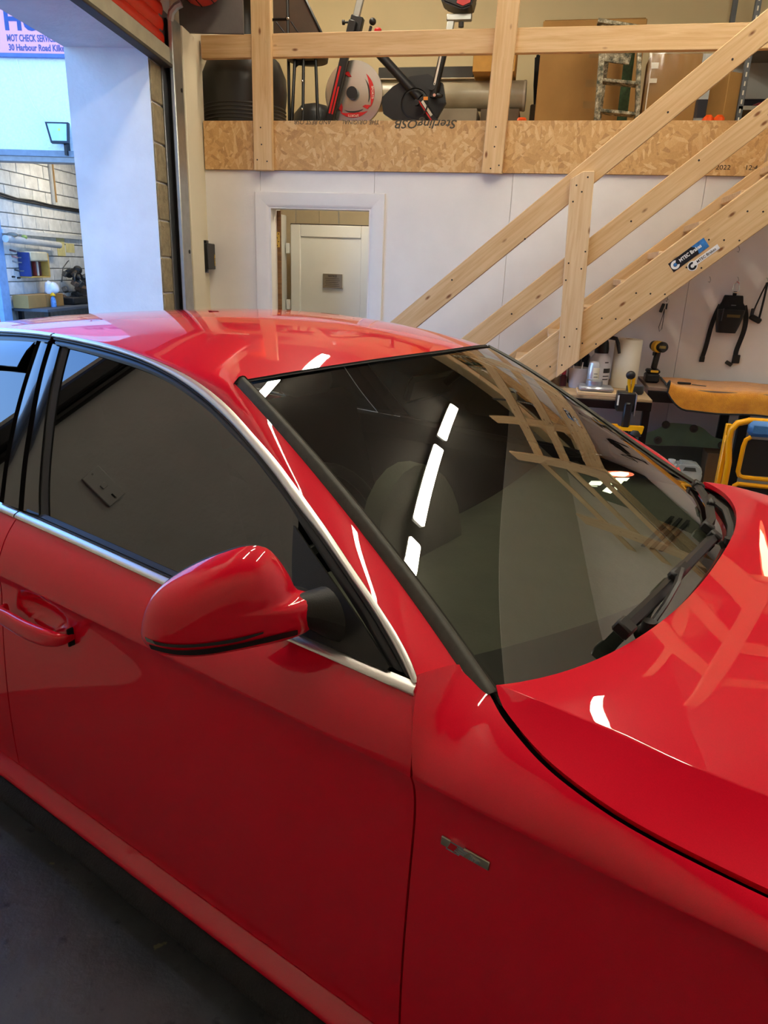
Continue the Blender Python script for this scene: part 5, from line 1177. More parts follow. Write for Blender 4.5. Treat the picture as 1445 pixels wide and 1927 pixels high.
# painter's step ladder
PAINTY = mat_pine('painted_rung', lin('#8f8a74'), lin('#55503f'), lin('#d8d2bf'))
def _splat():
    m, nt, b = _nodes('splattered_wood'); v = _vec(nt, (1, 1, 1)); n = _noise(nt, v, 22, 5, 0.7); n2 = _noise(nt, v, 60, 3)
    c = _ramp(nt, n, [(0.36, lin('#2e3a2c')), (0.46, lin('#6b6450')), (0.55, lin('#a39a80')), (0.66, lin('#d9d3c0'))])
    nt.links.new(_mix(nt, _ramp(nt, n2, [(0.62, (0, 0, 0)), (0.68, (1, 1, 1))]), c, lin('#4d4636')), b.inputs['Base Color']); b.inputs['Roughness'].default_value = 0.7; return m
SPL = _splat()
ld = thing('step_ladder', 'paint-splattered wooden step ladder standing in front of the cartons', 'ladder', (0.43, 6.3, MZ))
board('stile', (0.315, 6.20, MZ), (0.285, 6.30, 3.30), (1, 0, 0), 0.042, 0.06, SPL, ld); board('stile', (0.612, 6.20, MZ), (0.545, 6.30, 3.26), (1, 0, 0), 0.030, 0.06, SPL, ld)
for z, k in ((2.72, 0.10), (2.92, 0.19), (3.10, 0.0)): 
    if k: board('step', (0.325 - 0.04 * k, 6.24 + 0.06 * k, z + 0.015), (0.59 - 0.07 * k, 6.24 + 0.06 * k, z - 0.010), (0, 1, 0), 0.10, 0.022, SPL, ld)
    else: board('step', (0.30, 6.28, z + 0.005), (0.50, 6.28, z - 0.02), (0, 0, 1), 0.07, 0.02, SPL, ld)
board('top_platform', (0.235, 6.32, 3.325), (0.565, 6.32, 3.270), (0, 1, 0), 0.16, 0.026, SPL, ld)
board('back_stile', (0.52, 6.58, MZ), (0.495, 6.36, 3.25), (1, 0, 0), 0.075, 0.03, mat('green_paint_wood', '#2f4a2c', 0.6, var=0.5, scale=30), ld); board('back_stile', (0.33, 6.58, MZ), (0.33, 6.36, 3.25), (1, 0, 0), 0.05, 0.03, SPL, ld)
board('low_brace', (0.33, 6.22, MZ + 0.12), (0.60, 6.22, MZ + 0.105), (0, 0, 1), 0.02, 0.02, SPL, ld)
# wrapped carton, panels, post, rack
wc = thing('wrapped_carton', 'brown carton in shiny clear wrap right of the step ladder', 'box', (0.85, 6.55, MZ))
B().box((0.85, 6.62, MZ + 0.33), (0.37, 0.30, 0.66), 0.006).obj('carton', CARD, wc)
e = B(); P = []
for i in range(9):
    P.append([(0.648 + 0.404 * j / 12 + 0.003 * math.sin(i * 3 + j), 6.462 - 0.003 * math.sin(j * 2.3 + i * 1.7) - 0.002, MZ + 0.004 + 0.66 * i / 8) for j in range(13)])
e.grid(P); e.obj('wrap', mat_glass('clear_wrap', (0.96, 0.95, 0.92), 0.9, 0.12, 1.5), wc, 70)
for x, z, w, h in ((0.70, 2.98, 0.055, 0.03), (0.70, 3.08, 0.05, 0.04), (0.672, 2.9, 0.008, 0.30)): B().box((x, 6.455, z), (w, 0.002, h), 0).obj('tape', mat('shiny_tape', '#e6dcc2', 0.2), wc)
pn = thing('striped_panel', 'white panel with a navy band leaning against the rear wall', 'panel', (1.2, 7.3, MZ))
for z0, z1, m in ((MZ, 2.88, UPVC), (2.88, 3.02, mat('navy_band', '#2c2836', 0.5)), (3.02, 3.36, UPVC)): B().box((1.42, 7.30, (z0 + z1) / 2), (0.70, 0.02, z1 - z0 - 0.001), 0.001).obj('band', m, pn)
tp = thing('tall_carton', 'tall narrow brown carton beside the metal rack', 'box', (1.26, 6.5, MZ))
B().box((1.262, 6.60, MZ + 0.27), (0.15, 0.20, 0.54), 0.004, Matrix.Rotation(0.5, 3, 'Z')).obj('carton', CARD, tp)
oc = thing('orange_case', 'small orange plastic case on the deck below the handrail', 'case', (1.09, 6.0, MZ))
for s in (-1, 1):
    e = B().box((1.092 + s * 0.036, 6.0, MZ + 0.08), (0.07, 0.09, 0.16), 0.02); e.obj('half', ORANGE, oc)
rk = thing('metal_rack', 'grey slotted metal shelving rack with piled cloths at the right', 'shelving', (1.7, 6.7, MZ))
RKM = mat('rack_grey', '#5d6063', 0.5, metal=0.4)
for x, y in ((1.36, 6.50), (1.36, 7.35), (2.35, 6.50), (2.35, 7.35)):
    B().box((x, y, MZ + 0.75), (0.04, 0.04, 1.5), 0.002).obj('upright', RKM, rk)
b = B()
for k in range(16): b.box((1.36, 6.478, 2.6 + 0.06 * k), (0.010, 0.003, 0.03))
o = b.obj('slot', mat('slot_light', '#d8d2c0', 0.6), rk); o['kind'] = 'stuff'
for z in (2.80, 3.30): B().box((1.855, 6.92, z), (1.02, 0.88, 0.03), 0.003).obj('shelf', mat('rack_shelf', '#8a857a', 0.5), rk)
R3 = random.Random(5)
for i, (c_, lb) in enumerate((('#8a3038', 'dark red folded cloth on the rack shelf'), ('#d2c6a4', 'cream crumpled cloth piled on the rack shelf'), ('#39364a', 'navy folded cloth lying over the red one'), ('#b9a988', 'beige cloth with a rolled end at the back of the rack'))):
    e = B(); x0 = 1.50 + 0.13 * i; P = [[(x0 + 0.32 * u, 6.62 + 0.4 * v + 0.02 * math.sin(9 * u), 2.83 + 0.05 * i + 0.07 * math.sin(PI * u) * math.sin(PI * v) + 0.018 * math.sin(14 * u + 5 * v + i) + 0.02) for v in np.linspace(0, 1, 9)] for u in np.linspace(0, 1, 13)]
    Q = [[(p[0], p[1], p[2] - 0.035) for p in r] for r in P]; e.grid(P); e.grid(Q, True)
    for rr, qq in ((P[0], Q[0]), (P[-1], Q[-1]), ([r[0] for r in P], [r[0] for r in Q]), ([r[-1] for r in P], [r[-1] for r in Q])): e.grid([rr, qq])
    e.weld(); tag(e.obj('cloth', mat('cloth%d' % i, c_, 0.9, var=0.15, scale=16), ang=80), lb, 'cloth')
bxr = carton('cardboard_box', 'brown carton on the deck under the metal rack', 1.50, 1.85, 6.62, 6.95, MZ, MZ + 0.22, CARD, 0.25)
# ------------------------------------------------------------------ work benches under the stairs and what is on them
WT = mat('worn_worktop', '#7a6454', 0.55, var=0.18, scale=12)
lb_ = thing('work_bench', 'black-framed workbench with a worn wooden top below the staircase', 'bench', (0.2, 4.95, 0))
B().box((0.45, 5.00, 0.850), (0.60, 0.86, 0.018), 0.002).obj('worktop', mat_pine('ply_top', lin('#b39a78'), lin('#94795a'), lin('#6e563c')), lb_)
for y in (4.58, 5.42): B().box((0.45, y, 0.815), (0.60, 0.03, 0.052), 0.002).obj('rail', BLACKM, lb_)
for x, y in ((0.175, 4.585), (0.725, 4.585), (0.175, 5.415), (0.725, 5.415)): B().box((x, y, 0.42), (0.045, 0.03, 0.84), 0.002).obj('leg', BLACKM, lb_)
B().box((0.63, 4.60, 0.70), (0.02, 0.02, 0.18)).obj('strut', BLACKM, lb_); B().box((0.45, 5.0, 0.36), (0.56, 0.80, 0.02), 0.002).obj('lower_shelf', BLACKM, lb_)
rb = thing('work_bench', 'dark workbench covered by an orange plush cloth under the hanging pouch', 'bench', (1.6, 5.15, 0))
B().box((1.60, 5.17, 0.880), (1.66, 0.54, 0.022), 0.002).obj('worktop', WT, rb)
B().box((1.60, 4.915, 0.832), (1.66, 0.03, 0.072), 0.002).obj('rail', BLACKM, rb)
for x in (1.385, 2.38): B().box((x, 4.93, 0.42), (0.06, 0.03, 0.80), 0.002).obj('leg', BLACKM, rb); B().box((x, 5.40, 0.42), (0.06, 0.03, 0.86), 0.002).obj('leg', BLACKM, rb)
# orange plush cloth laid over it, hanging over the front
def _plush():
    m, nt, b = _nodes('orange_plush'); v = _vec(nt, (1, 1, 1)); n = _noise(nt, v, 18, 4, 0.6); n2 = _noise(nt, v, 260, 2)
    nt.links.new(_ramp(nt, n, [(0.3, lin('#e08a00')), (0.7, lin('#f7a81c'))]), b.inputs['Base Color']); b.inputs['Roughness'].default_value = 0.95; b.inputs['Sheen Weight'].default_value = 0.5
    _bump(nt, b, n2, 0.8, 0.01); return m
cl = thing('plush_cloth', 'thick orange plush towel with a dark edge draped over the right bench', 'cloth', (1.6, 5.1, 0.892))
sec = [(5.40, 0.897), (5.25, 0.8985), (5.10, 0.8985), (4.96, 0.898), (4.905, 0.893), (4.888, 0.875), (4.884, 0.85), (4.885, 0.80), (4.886, 0.755)]
S_ = Spl(sec).sample(26); P = []
for i, u in enumerate(np.linspace(0, 1, 60)):
    row = []
    for k, q in enumerate(S_):
        t = k / 25; x = 0.885 + 0.030 * (1 - t) - 0.0 + u * 1.55
        sag = 0.0
        if u < 0.09 and t > 0.62: c = (1 - u / 0.09); sag = max(0, (t - 0.62) / 0.38) * 0.11 * c ** 2
        row.append((x + (0.06 * (0.62 - t) if (t < 0.62 and u < 0.02) else 0) * 0, q[0] + 0.004 * math.sin(9 * u * 3 + t * 4) * (t > 0.6), q[1] + sag + 0.004 * math.sin(23 * u)))
    P.append(row)
e = B(); e.grid(P); Q = [[(p[0], p[1] + 0.010 * (k > 15), p[2] - 0.004 * (k <= 15)) for k, p in enumerate(r)] for r in P]; e.grid(Q, True)
for rr, qq in ((P[0], Q[0]), (P[-1], Q[-1]), ([r[0] for r in P], [r[0] for r in Q]), ([r[-1] for r in P], [r[-1] for r in Q])): e.grid([rr, qq])
e.weld(); e.obj('pile', _plush(), cl, 80)
b = B(); b.tube([p for p in P[0]] + [r[-1] for r in P], 0.006, 6); b.obj('piping', BLACKF, cl)
kn = thing('scraper', 'black handled blade lying on the orange plush cloth', 'tool', (1.05, 5.03, 0.905))
B().box((1.010, 5.05, 0.911), (0.085, 0.018, 0.014), 0.004, Matrix.Rotation(-0.05, 3, 'Z')).obj('handle', BLACKP, kn); B().box((1.095, 5.01, 0.908), (0.09, 0.014, 0.004), 0.001, Matrix.Rotation(-0.45, 3, 'Z')).obj('blade', mat('dark_steel', '#4a4640', 0.4, metal=0.6), kn)
# on the left bench (top at 0.859)
TZ = 0.8595
sbt = thing('pump_sprayer', 'white pump spray bottle with black pump head and trigger', 'bottle', (0.43, 5.0, TZ))
B().lathe([(0.0, 0), (0.066, 0), (0.070, 0.01), (0.070, 0.15), (0.062, 0.19), (0.040, 0.218), (0.037, 0.225), (0.0, 0.225)], (0.455, 5.02, TZ), 30).obj('bottle', mat('milky_plastic', '#cfd0dc', 0.35, var=0.05), sbt)
B().lathe([(0.0, 0.218), (0.045, 0.22), (0.046, 0.245), (0.040, 0.29), (0.028, 0.315), (0.0, 0.32)], (0.455, 5.02, TZ), 24).obj('pump_head', BLACKP, sbt)
b = B(); b.tube([(0.44, 5.02, 1.175), (0.485, 5.0, 1.185), (0.535, 4.99, 1.178), (0.548, 4.985, 1.15), (0.565, 4.98, 1.085)], [0.014, 0.014, 0.013, 0.012, 0.009], 8); b.obj('trigger', BLACKP, sbt)
def wrap_label(c, r, z0, z1, a0, a1, m, par, name='label'):
    P = [[(c[0] + r * math.cos(a), c[1] + r * math.sin(a), z) for z in (z0, z1)] for a in np.linspace(a0, a1, 10)]; b = B(); b.grid(P); return b.obj(name, m, par)
wrap_label((0.455, 5.02), 0.0706, 0.955, 0.985, -1.25, -0.35, mat('print_black', '#16161c', 0.5), sbt, 'label_bar')
for z, a0, a1 in ((1.02, -1.2, -0.8), (0.930, -1.25, -0.5), (0.910, -1.25, -0.6)): wrap_label((0.455, 5.02), 0.0706, z, z + 0.008, a0, a1, mat('print_grey', '#4a4a55', 0.5), sbt, 'label_line')
sc = thing('aerosol_can', 'clear silver spray bottle with a pale label in front of the pump sprayer', 'bottle', (0.395, 4.80, TZ))
B().lathe([(0.0, 0), (0.036, 0), (0.037, 0.004), (0.036, 0.155), (0.030, 0.175), (0.016, 0.183), (0.0, 0.184)], (0.405, 4.83, TZ), 24).obj('body', mat('silver_plastic', '#c6cad2', 0.22, metal=0.4), sc)
wrap_label((0.405, 4.83), 0.0367, TZ + 0.02, TZ + 0.145, -1.75, -0.35, mat('label_cream', '#dfdccd', 0.5), sc)
for k in range(4): wrap_label((0.405, 4.83), 0.037, TZ + 0.045 + 0.02 * k, TZ + 0.049 + 0.02 * k, -1.55, -0.75 - 0.1 * (k % 2), mat('print_grey', '#4a4a55', 0.5), sc, 'label_line')
jg = thing('measuring_jug', 'translucent plastic jug holding brushes left of the spray bottles', 'jug', (0.30, 4.86, TZ))
B().lathe([(0.050, 0.0), (0.053, 0.004), (0.066, 0.125), (0.068, 0.13), (0.064, 0.128), (0.050, 0.006)], (0.315, 4.90, TZ), 26, cap=False).obj('jug', mat_cloudy('cloudy_plastic', (0.72, 0.70, 0.76), 0.55), jg, 60)
B().cyl((0.315, 4.90, TZ), (0.315, 4.90, TZ + 0.004), 0.050, n=24).obj('base', mat('cloudy_base', '#b0aeb8', 0.4), jg)
for k, (x, y, tx, ty, z, m) in enumerate(((0.325, 4.89, 0.012, 0.01, 0.165, UPVC), (0.30, 4.91, -0.02, 0.0, 0.14, UPVC), (0.335, 4.90, 0.03, 0.0, 0.12, UPVC))):
    bt_ = thing('brush', ('white thin brush standing tallest in the jug', 'white brush leaning left in the jug', 'white brush leaning right in the jug')[k], 'brush', (x, y, TZ)); B().cyl((x, y, TZ + 0.005), (x + tx, y + ty, TZ + z), 0.004, n=8).obj('handle', m, bt_); B().cyl((x, y, TZ + 0.005), (x + tx * 0.5, y, TZ + z * 0.5), 0.011, 0.009, n=10).obj('grip', mat('brush_pink', '#d9c8c4', 0.5), bt_)
for k, (x, y, h, c_, lb) in enumerate(((0.30, 5.10, 0.27, '#15161c', 'tall dark bottle behind the plastic jug'), (0.36, 5.20, 0.25, '#1b2238', 'dark blue bottle beside the wall behind the pump sprayer'))):
    t = thing('dark_bottle', lb, 'bottle', (x, y, TZ)); B().lathe([(0.0, 0), (0.04, 0), (0.042, 0.01), (0.042, h * 0.7), (0.018, h * 0.85), (0.016, h * 0.9)], (x, y, TZ), 20).obj('body', mat('dk%d' % k, c_, 0.2), t); B().cyl((x, y, TZ + h * 0.9), (x, y, TZ + h), 0.02, n=16).obj('cap', BLACKP, t)
pk = thing('pink_bottle', 'small pink capped bottle at the left end of the bench', 'bottle', (0.235, 4.9, TZ)); B().lathe([(0.0, 0), (0.022, 0), (0.022, 0.06), (0.012, 0.075)], (0.225, 4.93, TZ), 14).obj('body', mat('maroon', '#5a2430', 0.4), pk); B().cyl((0.225, 4.93, TZ + 0.075), (0.225, 4.93, TZ + 0.10), 0.014, n=12).obj('cap', mat('pink', '#e0507a', 0.4), pk)
pr_ = thing('paper_roll', 'tall cream roll of paper towel standing on the bench', 'paper roll', (0.625, 5.05, TZ))
e = B(); e.lathe([(0.022, 0.0), (0.084, 0.0), (0.087, 0.004), (0.087, 0.312), (0.084, 0.316), (0.022, 0.316), (0.022, 0.0)], (0.625, 5.06, TZ), 36, cap=False); e.obj('paper', mat('paper_cream', '#ece6d4', 0.9, var=0.02), pr_); B().lathe([(0.019, 0.001), (0.022, 0.001), (0.022, 0.3165), (0.019, 0.3165)], (0.625, 5.06, TZ), 20, cap=False).obj('core', CARD, pr_)
ds = thing('alloy_dish', 'silver metal tray with a round lid on a pale wooden block', 'tray', (0.40, 4.66, TZ))
e = B().box((0.415, 4.66, TZ + 0.038), (0.21, 0.15, 0.030), 0.012); e.obj('tray', mat('cast_alloy', '#aab0bb', 0.3, metal=0.7), ds); B().lathe([(0.0, 0.052), (0.05, 0.052), (0.052, 0.058), (0.050, 0.082), (0.044, 0.086), (0.0, 0.086)], (0.405, 4.68, TZ), 28).obj('lid', mat('cast_alloy', '#aab0bb', 0.3, metal=0.7), ds)
tag(B().box((0.425, 4.655, TZ + 0.0115), (0.245, 0.17, 0.022), 0.003).obj('wooden_block', PINE2), 'pale wooden block under the silver tray', 'block')
pu = thing('black_puck', 'round black polishing pad on the bench corner by the paper roll', 'pad', (0.672, 4.75, TZ)); B().lathe([(0.0, 0), (0.048, 0), (0.055, 0.012), (0.055, 0.044), (0.048, 0.054), (0.03, 0.052), (0.0, 0.05)], (0.668, 4.78, TZ), 28).obj('pad', BLACKF, pu)
# polishing machine clamped to the bench edge with yellow handle and foot bar
pm = thing('bench_clamp', 'black and yellow clamp tool fixed to the front edge of the bench', 'clamp', (0.60, 4.52, 0.70))
e = B().box((0.585, 4.52, 0.850), (0.105, 0.10, 0.115), 0.008); e.obj('body', BLACKP, pm)
B().box((0.640, 4.50, 0.838), (0.006, 0.10, 0.13), 0.001).obj('side_plate', STEEL, pm); B().box((0.538, 4.467, 0.86), (0.010, 0.003, 0.06), 0).obj('side_label', UPVC, pm)
B().box((0.60, 4.48, 0.77), (0.045, 0.05, 0.16), 0.008).obj('stem', BLACKP, pm)
for dx in (-0.010, 0.014): B().tube([(0.605 + dx * 0.5, 4.50, 0.905), (0.600 + dx, 4.495, 0.96), (0.597 + dx, 4.49, 0.995)], [0.006, 0.010, 0.011], 8).obj('handle_arm', YELLOW, pm)
e = B(); e.ball((0.592, 4.49, 1.010), (0.028, 0.022, 0.026), 10); e.obj('handle_knob', BLACKP, pm)
e = B(); M = frame((0.595, 4.45, 0.70), (1, 0, 0), (0, 0, 1)); e.prism([(-0.118, -0.02), (-0.112, -0.032), (-0.095, -0.036), (-0.085, -0.018), (0.075, -0.018), (0.085, -0.040), (0.105, -0.03), (0.112, 0.012), (0.03, 0.012), (0.02, 0.002), (-0.03, 0.002), (-0.04, 0.014), (-0.115, 0.014)], 0.04, M, -0.04); e.obj('foot_bar', YELLOW, pm)
for x in (0.545, 0.66): e = B(); e.lathe([(0.0, 0.02), (0.026, 0.016), (0.036, 0.0), (0.04, -0.02), (0.0, -0.022)], (x, 4.47, 0.672), 20); e.obj('suction_cup', BLACKP, pm)
# papers on a box below the bench front
pbx = thing('carton_stack', 'white printed carton standing in front of the bench', 'box', (0.56, 4.40, 0))
e = B().box((0.535, 4.42, 0.305), (0.30, 0.22, 0.61), 0.004); e.obj('carton', mat('white_card', '#dfe2ea', 0.6), pbx)
text('carton_print', 'air filter', 0.034, mat('print_grey', '#4a4a55', 0.5), frame((0.49, 4.309, 0.50), (1, 0, 0), (0, 0, 1)), pbx) if False else None
for k in range(2): B().box((0.60, 4.3095, 0.535 - 0.022 * k), (0.10 - 0.03 * k, 0.001, 0.010)).obj('print_line', mat('print_blue_grey', '#5a6280', 0.5), pbx)
B().box((0.565, 4.3095, 0.572), (0.032, 0.001, 0.026)).obj('print_mark', mat('print_grey', '#4a4a55', 0.5), pbx)
tag(B().box((0.545, 4.395, 0.6155), (0.27, 0.19, 0.008), 0.001, Matrix.Rotation(0.12, 3, 'Z')).obj('papers', mat('paper_white', '#e6e8f2', 0.8)), 'loose white papers lying on the printed carton', 'paper')
# cordless impact driver on the right bench
dr = thing('cordless_driver', 'black and yellow cordless impact driver standing on its battery', 'power tool', (0.82, 5.12, 0.8915))
DY = mat('tool_yellow', '#d9a81c', 0.5); DX, DYy, DZ = 0.815, 5.15, 0.8915
e = B().box((DX, DYy, DZ + 0.032), (0.092, 0.11, 0.062), 0.012); e.obj('battery', BLACKP, dr); e = B().box((DX + 0.002, DYy, DZ + 0.075), (0.085, 0.10, 0.026), 0.008); e.obj('battery_shoe', BLACKP, dr); B().box((DX + 0.005, DYy - 0.056, DZ + 0.078), (0.05, 0.006, 0.016), 0.003).obj('yellow_clip', DY, dr)
board('grip', (DX + 0.004, DYy, DZ + 0.085), (DX + 0.018, DYy + 0.005, DZ + 0.215), (1, 0, 0), 0.036, 0.046, BLACKP, dr, 0.010)
e = B(); e.lathe([(0.0, -0.085), (0.020, -0.085), (0.032, -0.075), (0.035, -0.03), (0.035, 0.05), (0.028, 0.065), (0.0, 0.066)], (DX + 0.020, DYy, DZ + 0.238), 22, MR @ Matrix.Rotation(0.35, 3, 'Y')); e.obj('motor_housing', BLACKP, dr); e = B(); e.lathe([(0.026, -0.02), (0.038, -0.015), (0.038, 0.025), (0.026, 0.03)], (DX + 0.006, DYy - 0.01, DZ + 0.238), 20, MR @ Matrix.Rotation(0.35, 3, 'Y'), cap=False); e.obj('yellow_shell', DY, dr); B().box((DX + 0.030, DYy - 0.068, DZ + 0.240), (0.040, 0.004, 0.018), 0.001).obj('maker_plate', mat('plate_dull', '#8f7a3a', 0.5), dr)
B().box((DX - 0.012, DYy - 0.01, DZ + 0.19), (0.012, 0.014, 0.024), 0.003).obj('trigger', BLACKP, dr)
# ------------------------------------------------------------------ things hung on the wall
def hook(x, z, lab, y=5.5):
    t = thing('wall_hook', lab, 'hook', (x, y, z)); B().tube([(x, y, z + 0.022), (x, y - 0.02, z + 0.018), (x + 0.004, y - 0.032, z), (x + 0.002, y - 0.022, z - 0.016), (x - 0.006, y - 0.014, z - 0.010)], 0.0022, 6).obj('hook', STEEL, t); return t
hook(1.146, 1.563, 'empty wire cup hook between the key fob and the pouch'); hook(1.295, 1.762, 'wire cup hook just under the stringer above the pouch'); hook(1.325, 1.568, 'wire cup hook that carries the black pouch'); hook(1.510, 1.568, 'wire cup hook that carries the black sling'); hook(0.888, 1.425, 'wire cup hook that carries the key fob')
po = thing('belt_pouch', 'black fabric belt pouch with two hanging straps on a carabiner', 'pouch', (1.30, 5.47, 1.40))
b = B(); b.tube([(1.306, 5.476, 1.545), (1.302, 5.474, 1.500), (1.312, 5.473, 1.488), (1.334, 5.473, 1.488), (1.344, 5.474, 1.500), (1.338, 5.476, 1.548), (1.322, 5.476, 1.562)], 0.004, 8, True); b.obj('carabiner', CHROME, po)
B().box((1.322, 5.478, 1.480), (0.024, 0.012, 0.032), 0.002).obj('loop', BLACKF, po)
e = B().prism([(-0.058, 0.0), (0.062, 0.0), (0.066, -0.05), (0.092, -0.072), (0.092, -0.10), (-0.088, -0.10), (-0.090, -0.075), (-0.064, -0.05)], 0.02, frame((1.318, 5.495, 1.470), (1, 0, 0), (0, 0, 1))); bmesh.ops.bevel(e.bm, geom=list(e.bm.edges), offset=0.004, segments=1, affect='EDGES'); e.obj('back_flap', BLACKF, po)
e = B(); P = []
for i, t in enumerate(np.linspace(0, 1, 10)):
    z = 1.375 - 0.155 * t; w = 0.090 - 0.028 * t ** 1.5; d = 0.052 + 0.012 * math.sin(PI * t); c_ = 1.320 - 0.010 * t
    P.append([(c_ + w * math.copysign(abs(math.cos(a)) ** 0.5, math.cos(a)), 5.492 - d * max(0.0, math.copysign(abs(math.sin(a)) ** 0.6, math.sin(a))), z) for a in np.linspace(0, PI, 17)])
e.grid(P); e._add(P[-1], [list(range(17))]); e._add(P[0], [list(range(17))]); e.weld(); e.obj('pouch', BLACKF, po, 50)
B().box((1.330, 5.432, 1.335), (0.085, 0.004, 0.020), 0.001).obj('label_patch', mat('olive_patch', '#5a4a1e', 0.7), po); B().box((1.325, 5.462, 1.405), (0.032, 0.004, 0.006), 0.001).obj('small_tag', mat('grey_tag', '#77777c', 0.6), po)
b = B(); b.tube([(1.26, 5.430, 1.385), (1.256, 5.428, 1.30)], 0.004, 6); b.obj('zip', mat('zip_grey', '#3a3a44', 0.4, metal=0.5), po)
def strap(pts, name, w=0.030):
    c_ = Spl(pts).sample(24); P = []
    for i, p in enumerate(c_):
        d_ = Vector(c_[min(i + 1, 23)] - c_[max(i - 1, 0)]).normalized(); s = d_.cross(Vector((0, 1, 0))).normalized(); P.append([tuple(Vector(p) + s * w / 2 * a + Vector((0, b_, 0))) for a, b_ in ((-1, -0.0015), (1, -0.0015), (1, 0.0015), (-1, 0.0015), (-1, -0.0015))])
    e = B(); e.grid(P); e.weld(); return e.obj(name, BLACKF, po, 40)
strap([(1.245, 5.485, 1.405), (1.222, 5.480, 1.33), (1.205, 5.478, 1.22), (1.198, 5.480, 1.12), (1.188, 5.484, 1.045)], 'strap'); strap([(1.400, 5.485, 1.405), (1.420, 5.480, 1.34), (1.425, 5.478, 1.24), (1.408, 5.480, 1.14), (1.402, 5.482, 1.075), (1.415, 5.482, 1.02)], 'strap', 0.032)
B().box((1.188, 5.482, 1.030), (0.034, 0.012, 0.038), 0.003).obj('buckle', BLACKP, po); e = B(); e.box((1.410, 5.480, 1.045), (0.05, 0.014, 0.06), 0.004); e.box((1.368, 5.480, 1.012), (0.05, 0.012, 0.026), 0.004, Matrix.Rotation(0.5, 3, 'Y')); e.obj('buckle', BLACKP, po)
kf = thing('key_fob', 'black car key fob with a wrist loop hanging on the wall', 'keys', (0.878, 5.49, 1.38))
b = B(); b.tube([(0.888 + 0.017 * math.cos(a), 5.478, 1.412 + 0.017 * math.sin(a)) for a in np.linspace(0, 2 * PI, 17)[:-1]], 0.0012, 5, True); b.obj('split_ring', STEEL, kf); B().box((0.866, 5.482, 1.366), (0.022, 0.012, 0.062), 0.004, Matrix.Rotation(0.25, 3, 'Y')).obj('fob', BLACKP, kf); B().box((0.894, 5.482, 1.378), (0.010, 0.008, 0.040), 0.002).obj('tag', BLACKP, kf)
b = B(); b.tube([(0.884, 5.482, 1.36), (0.876, 5.482, 1.30), (0.864, 5.482, 1.235), (0.872, 5.482, 1.205), (0.886, 5.482, 1.225), (0.886, 5.482, 1.29), (0.884, 5.482, 1.355)], 0.0022, 5); b.obj('wrist_loop', BLACKF, kf)
sl_ = thing('hanging_sling', 'black strap sling hanging from a hook at the right edge', 'strap', (1.49, 5.47, 1.43))
b = B(); b.tube([(1.512, 5.474, 1.562), (1.49, 5.474, 1.49), (1.468, 5.476, 1.40), (1.462, 5.478, 1.355)], 0.005, 6); b.tube([(1.514, 5.474, 1.562), (1.512, 5.474, 1.45), (1.505, 5.474, 1.31)], 0.007, 6); b.obj('cord', BLACKF, sl_); B().box((1.482, 5.474, 1.322), (0.085, 0.022, 0.038), 0.008, Matrix.Rotation(0.45, 3, 'Y')).obj('pad', BLACKF, sl_); B().box((1.456, 5.476, 1.365), (0.022, 0.016, 0.05), 0.004).obj('clip', BLACKP, sl_)
# ------------------------------------------------------------------ things standing under and beside the right bench
gp_ = thing('undertray', 'green plastic undertray with round pads leaning under the right bench', 'panel', (1.05, 5.35, 0))
UT = mat('tray_green', '#6f8a68', 0.35, var=0.12)
e = B(); M = frame((1.06, 5.20, 0.0), (1, 0, 0), (0, 0.18, 1)); top_ = Spl([(-0.36, 0.50), (-0.22, 0.515), (-0.12, 0.56), (-0.06, 0.60), (0.0, 0.605), (0.12, 0.60), (0.18, 0.58), (0.24, 0.535), (0.34, 0.515)]).sample(30)
e.prism([(-0.36, 0.448), (-0.1, 0.438), (0.05, 0.448), (0.2, 0.448), (0.34, 0.45)] + [tuple(p) for p in top_[::-1]], 0.006, M); e.obj('upper_sheet', UT, gp_)
B().prism([(-0.34, 0.0), (0.32, 0.0), (0.33, 0.449), (0.05, 0.447), (-0.1, 0.437), (-0.35, 0.447)], 0.006, M, -0.008).obj('lower_sheet', mat('tray_dark', '#3c4238', 0.45, var=0.15), gp_)
for x, z in ((-0.075, 0.588), (0.115, 0.575), (-0.115, 0.475), (0.315, 0.475), (-0.335, 0.478)):
    e = B(); e.lathe([(0.0, 0.006), (0.012, 0.008), (0.016, 0.014), (0.026, 0.014), (0.028, 0.0)], (0, 0, 0), 20, None)
    for v in e.bm.verts: v.co = M @ Matrix.Translation((x, z, 0.006)) @ v.co
    e.obj('pad', mat('pad_brown', '#4c4438', 0.6), gp_)
jc = thing('jerry_can', 'pale translucent plastic canister with a handle behind the wing', 'canister', (1.1, 5.0, 0.3))
e = B(); M = frame((1.10, 4.98, 0.235), (1, 0, 0), (0, 0, 1)); pr = [(-0.13, 0), (0.09, 0), (0.10, 0.10), (0.08, 0.15), (0.05, 0.165), (-0.05, 0.165), (-0.065, 0.14), (-0.10, 0.135), (-0.13, 0.12)]
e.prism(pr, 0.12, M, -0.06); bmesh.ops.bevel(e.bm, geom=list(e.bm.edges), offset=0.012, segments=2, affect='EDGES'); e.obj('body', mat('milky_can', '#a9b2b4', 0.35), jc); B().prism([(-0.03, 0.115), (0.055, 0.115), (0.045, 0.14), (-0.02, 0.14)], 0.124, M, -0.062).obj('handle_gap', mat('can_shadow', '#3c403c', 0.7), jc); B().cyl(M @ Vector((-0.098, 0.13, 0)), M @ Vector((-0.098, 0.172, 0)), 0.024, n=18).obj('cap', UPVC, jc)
carton('cardboard_box', 'open brown carton under the canister below the right bench', 0.86, 1.38, 4.72, 5.12, 0.0, 0.233, CARD, tape=False)
carton('cardboard_box', 'tall brown carton under the bench beside the yellow trolley', 1.255, 1.46, 5.12, 5.32, 0.0, 0.44, mat('card_dark', '#6e5234', 0.8), tape=False)
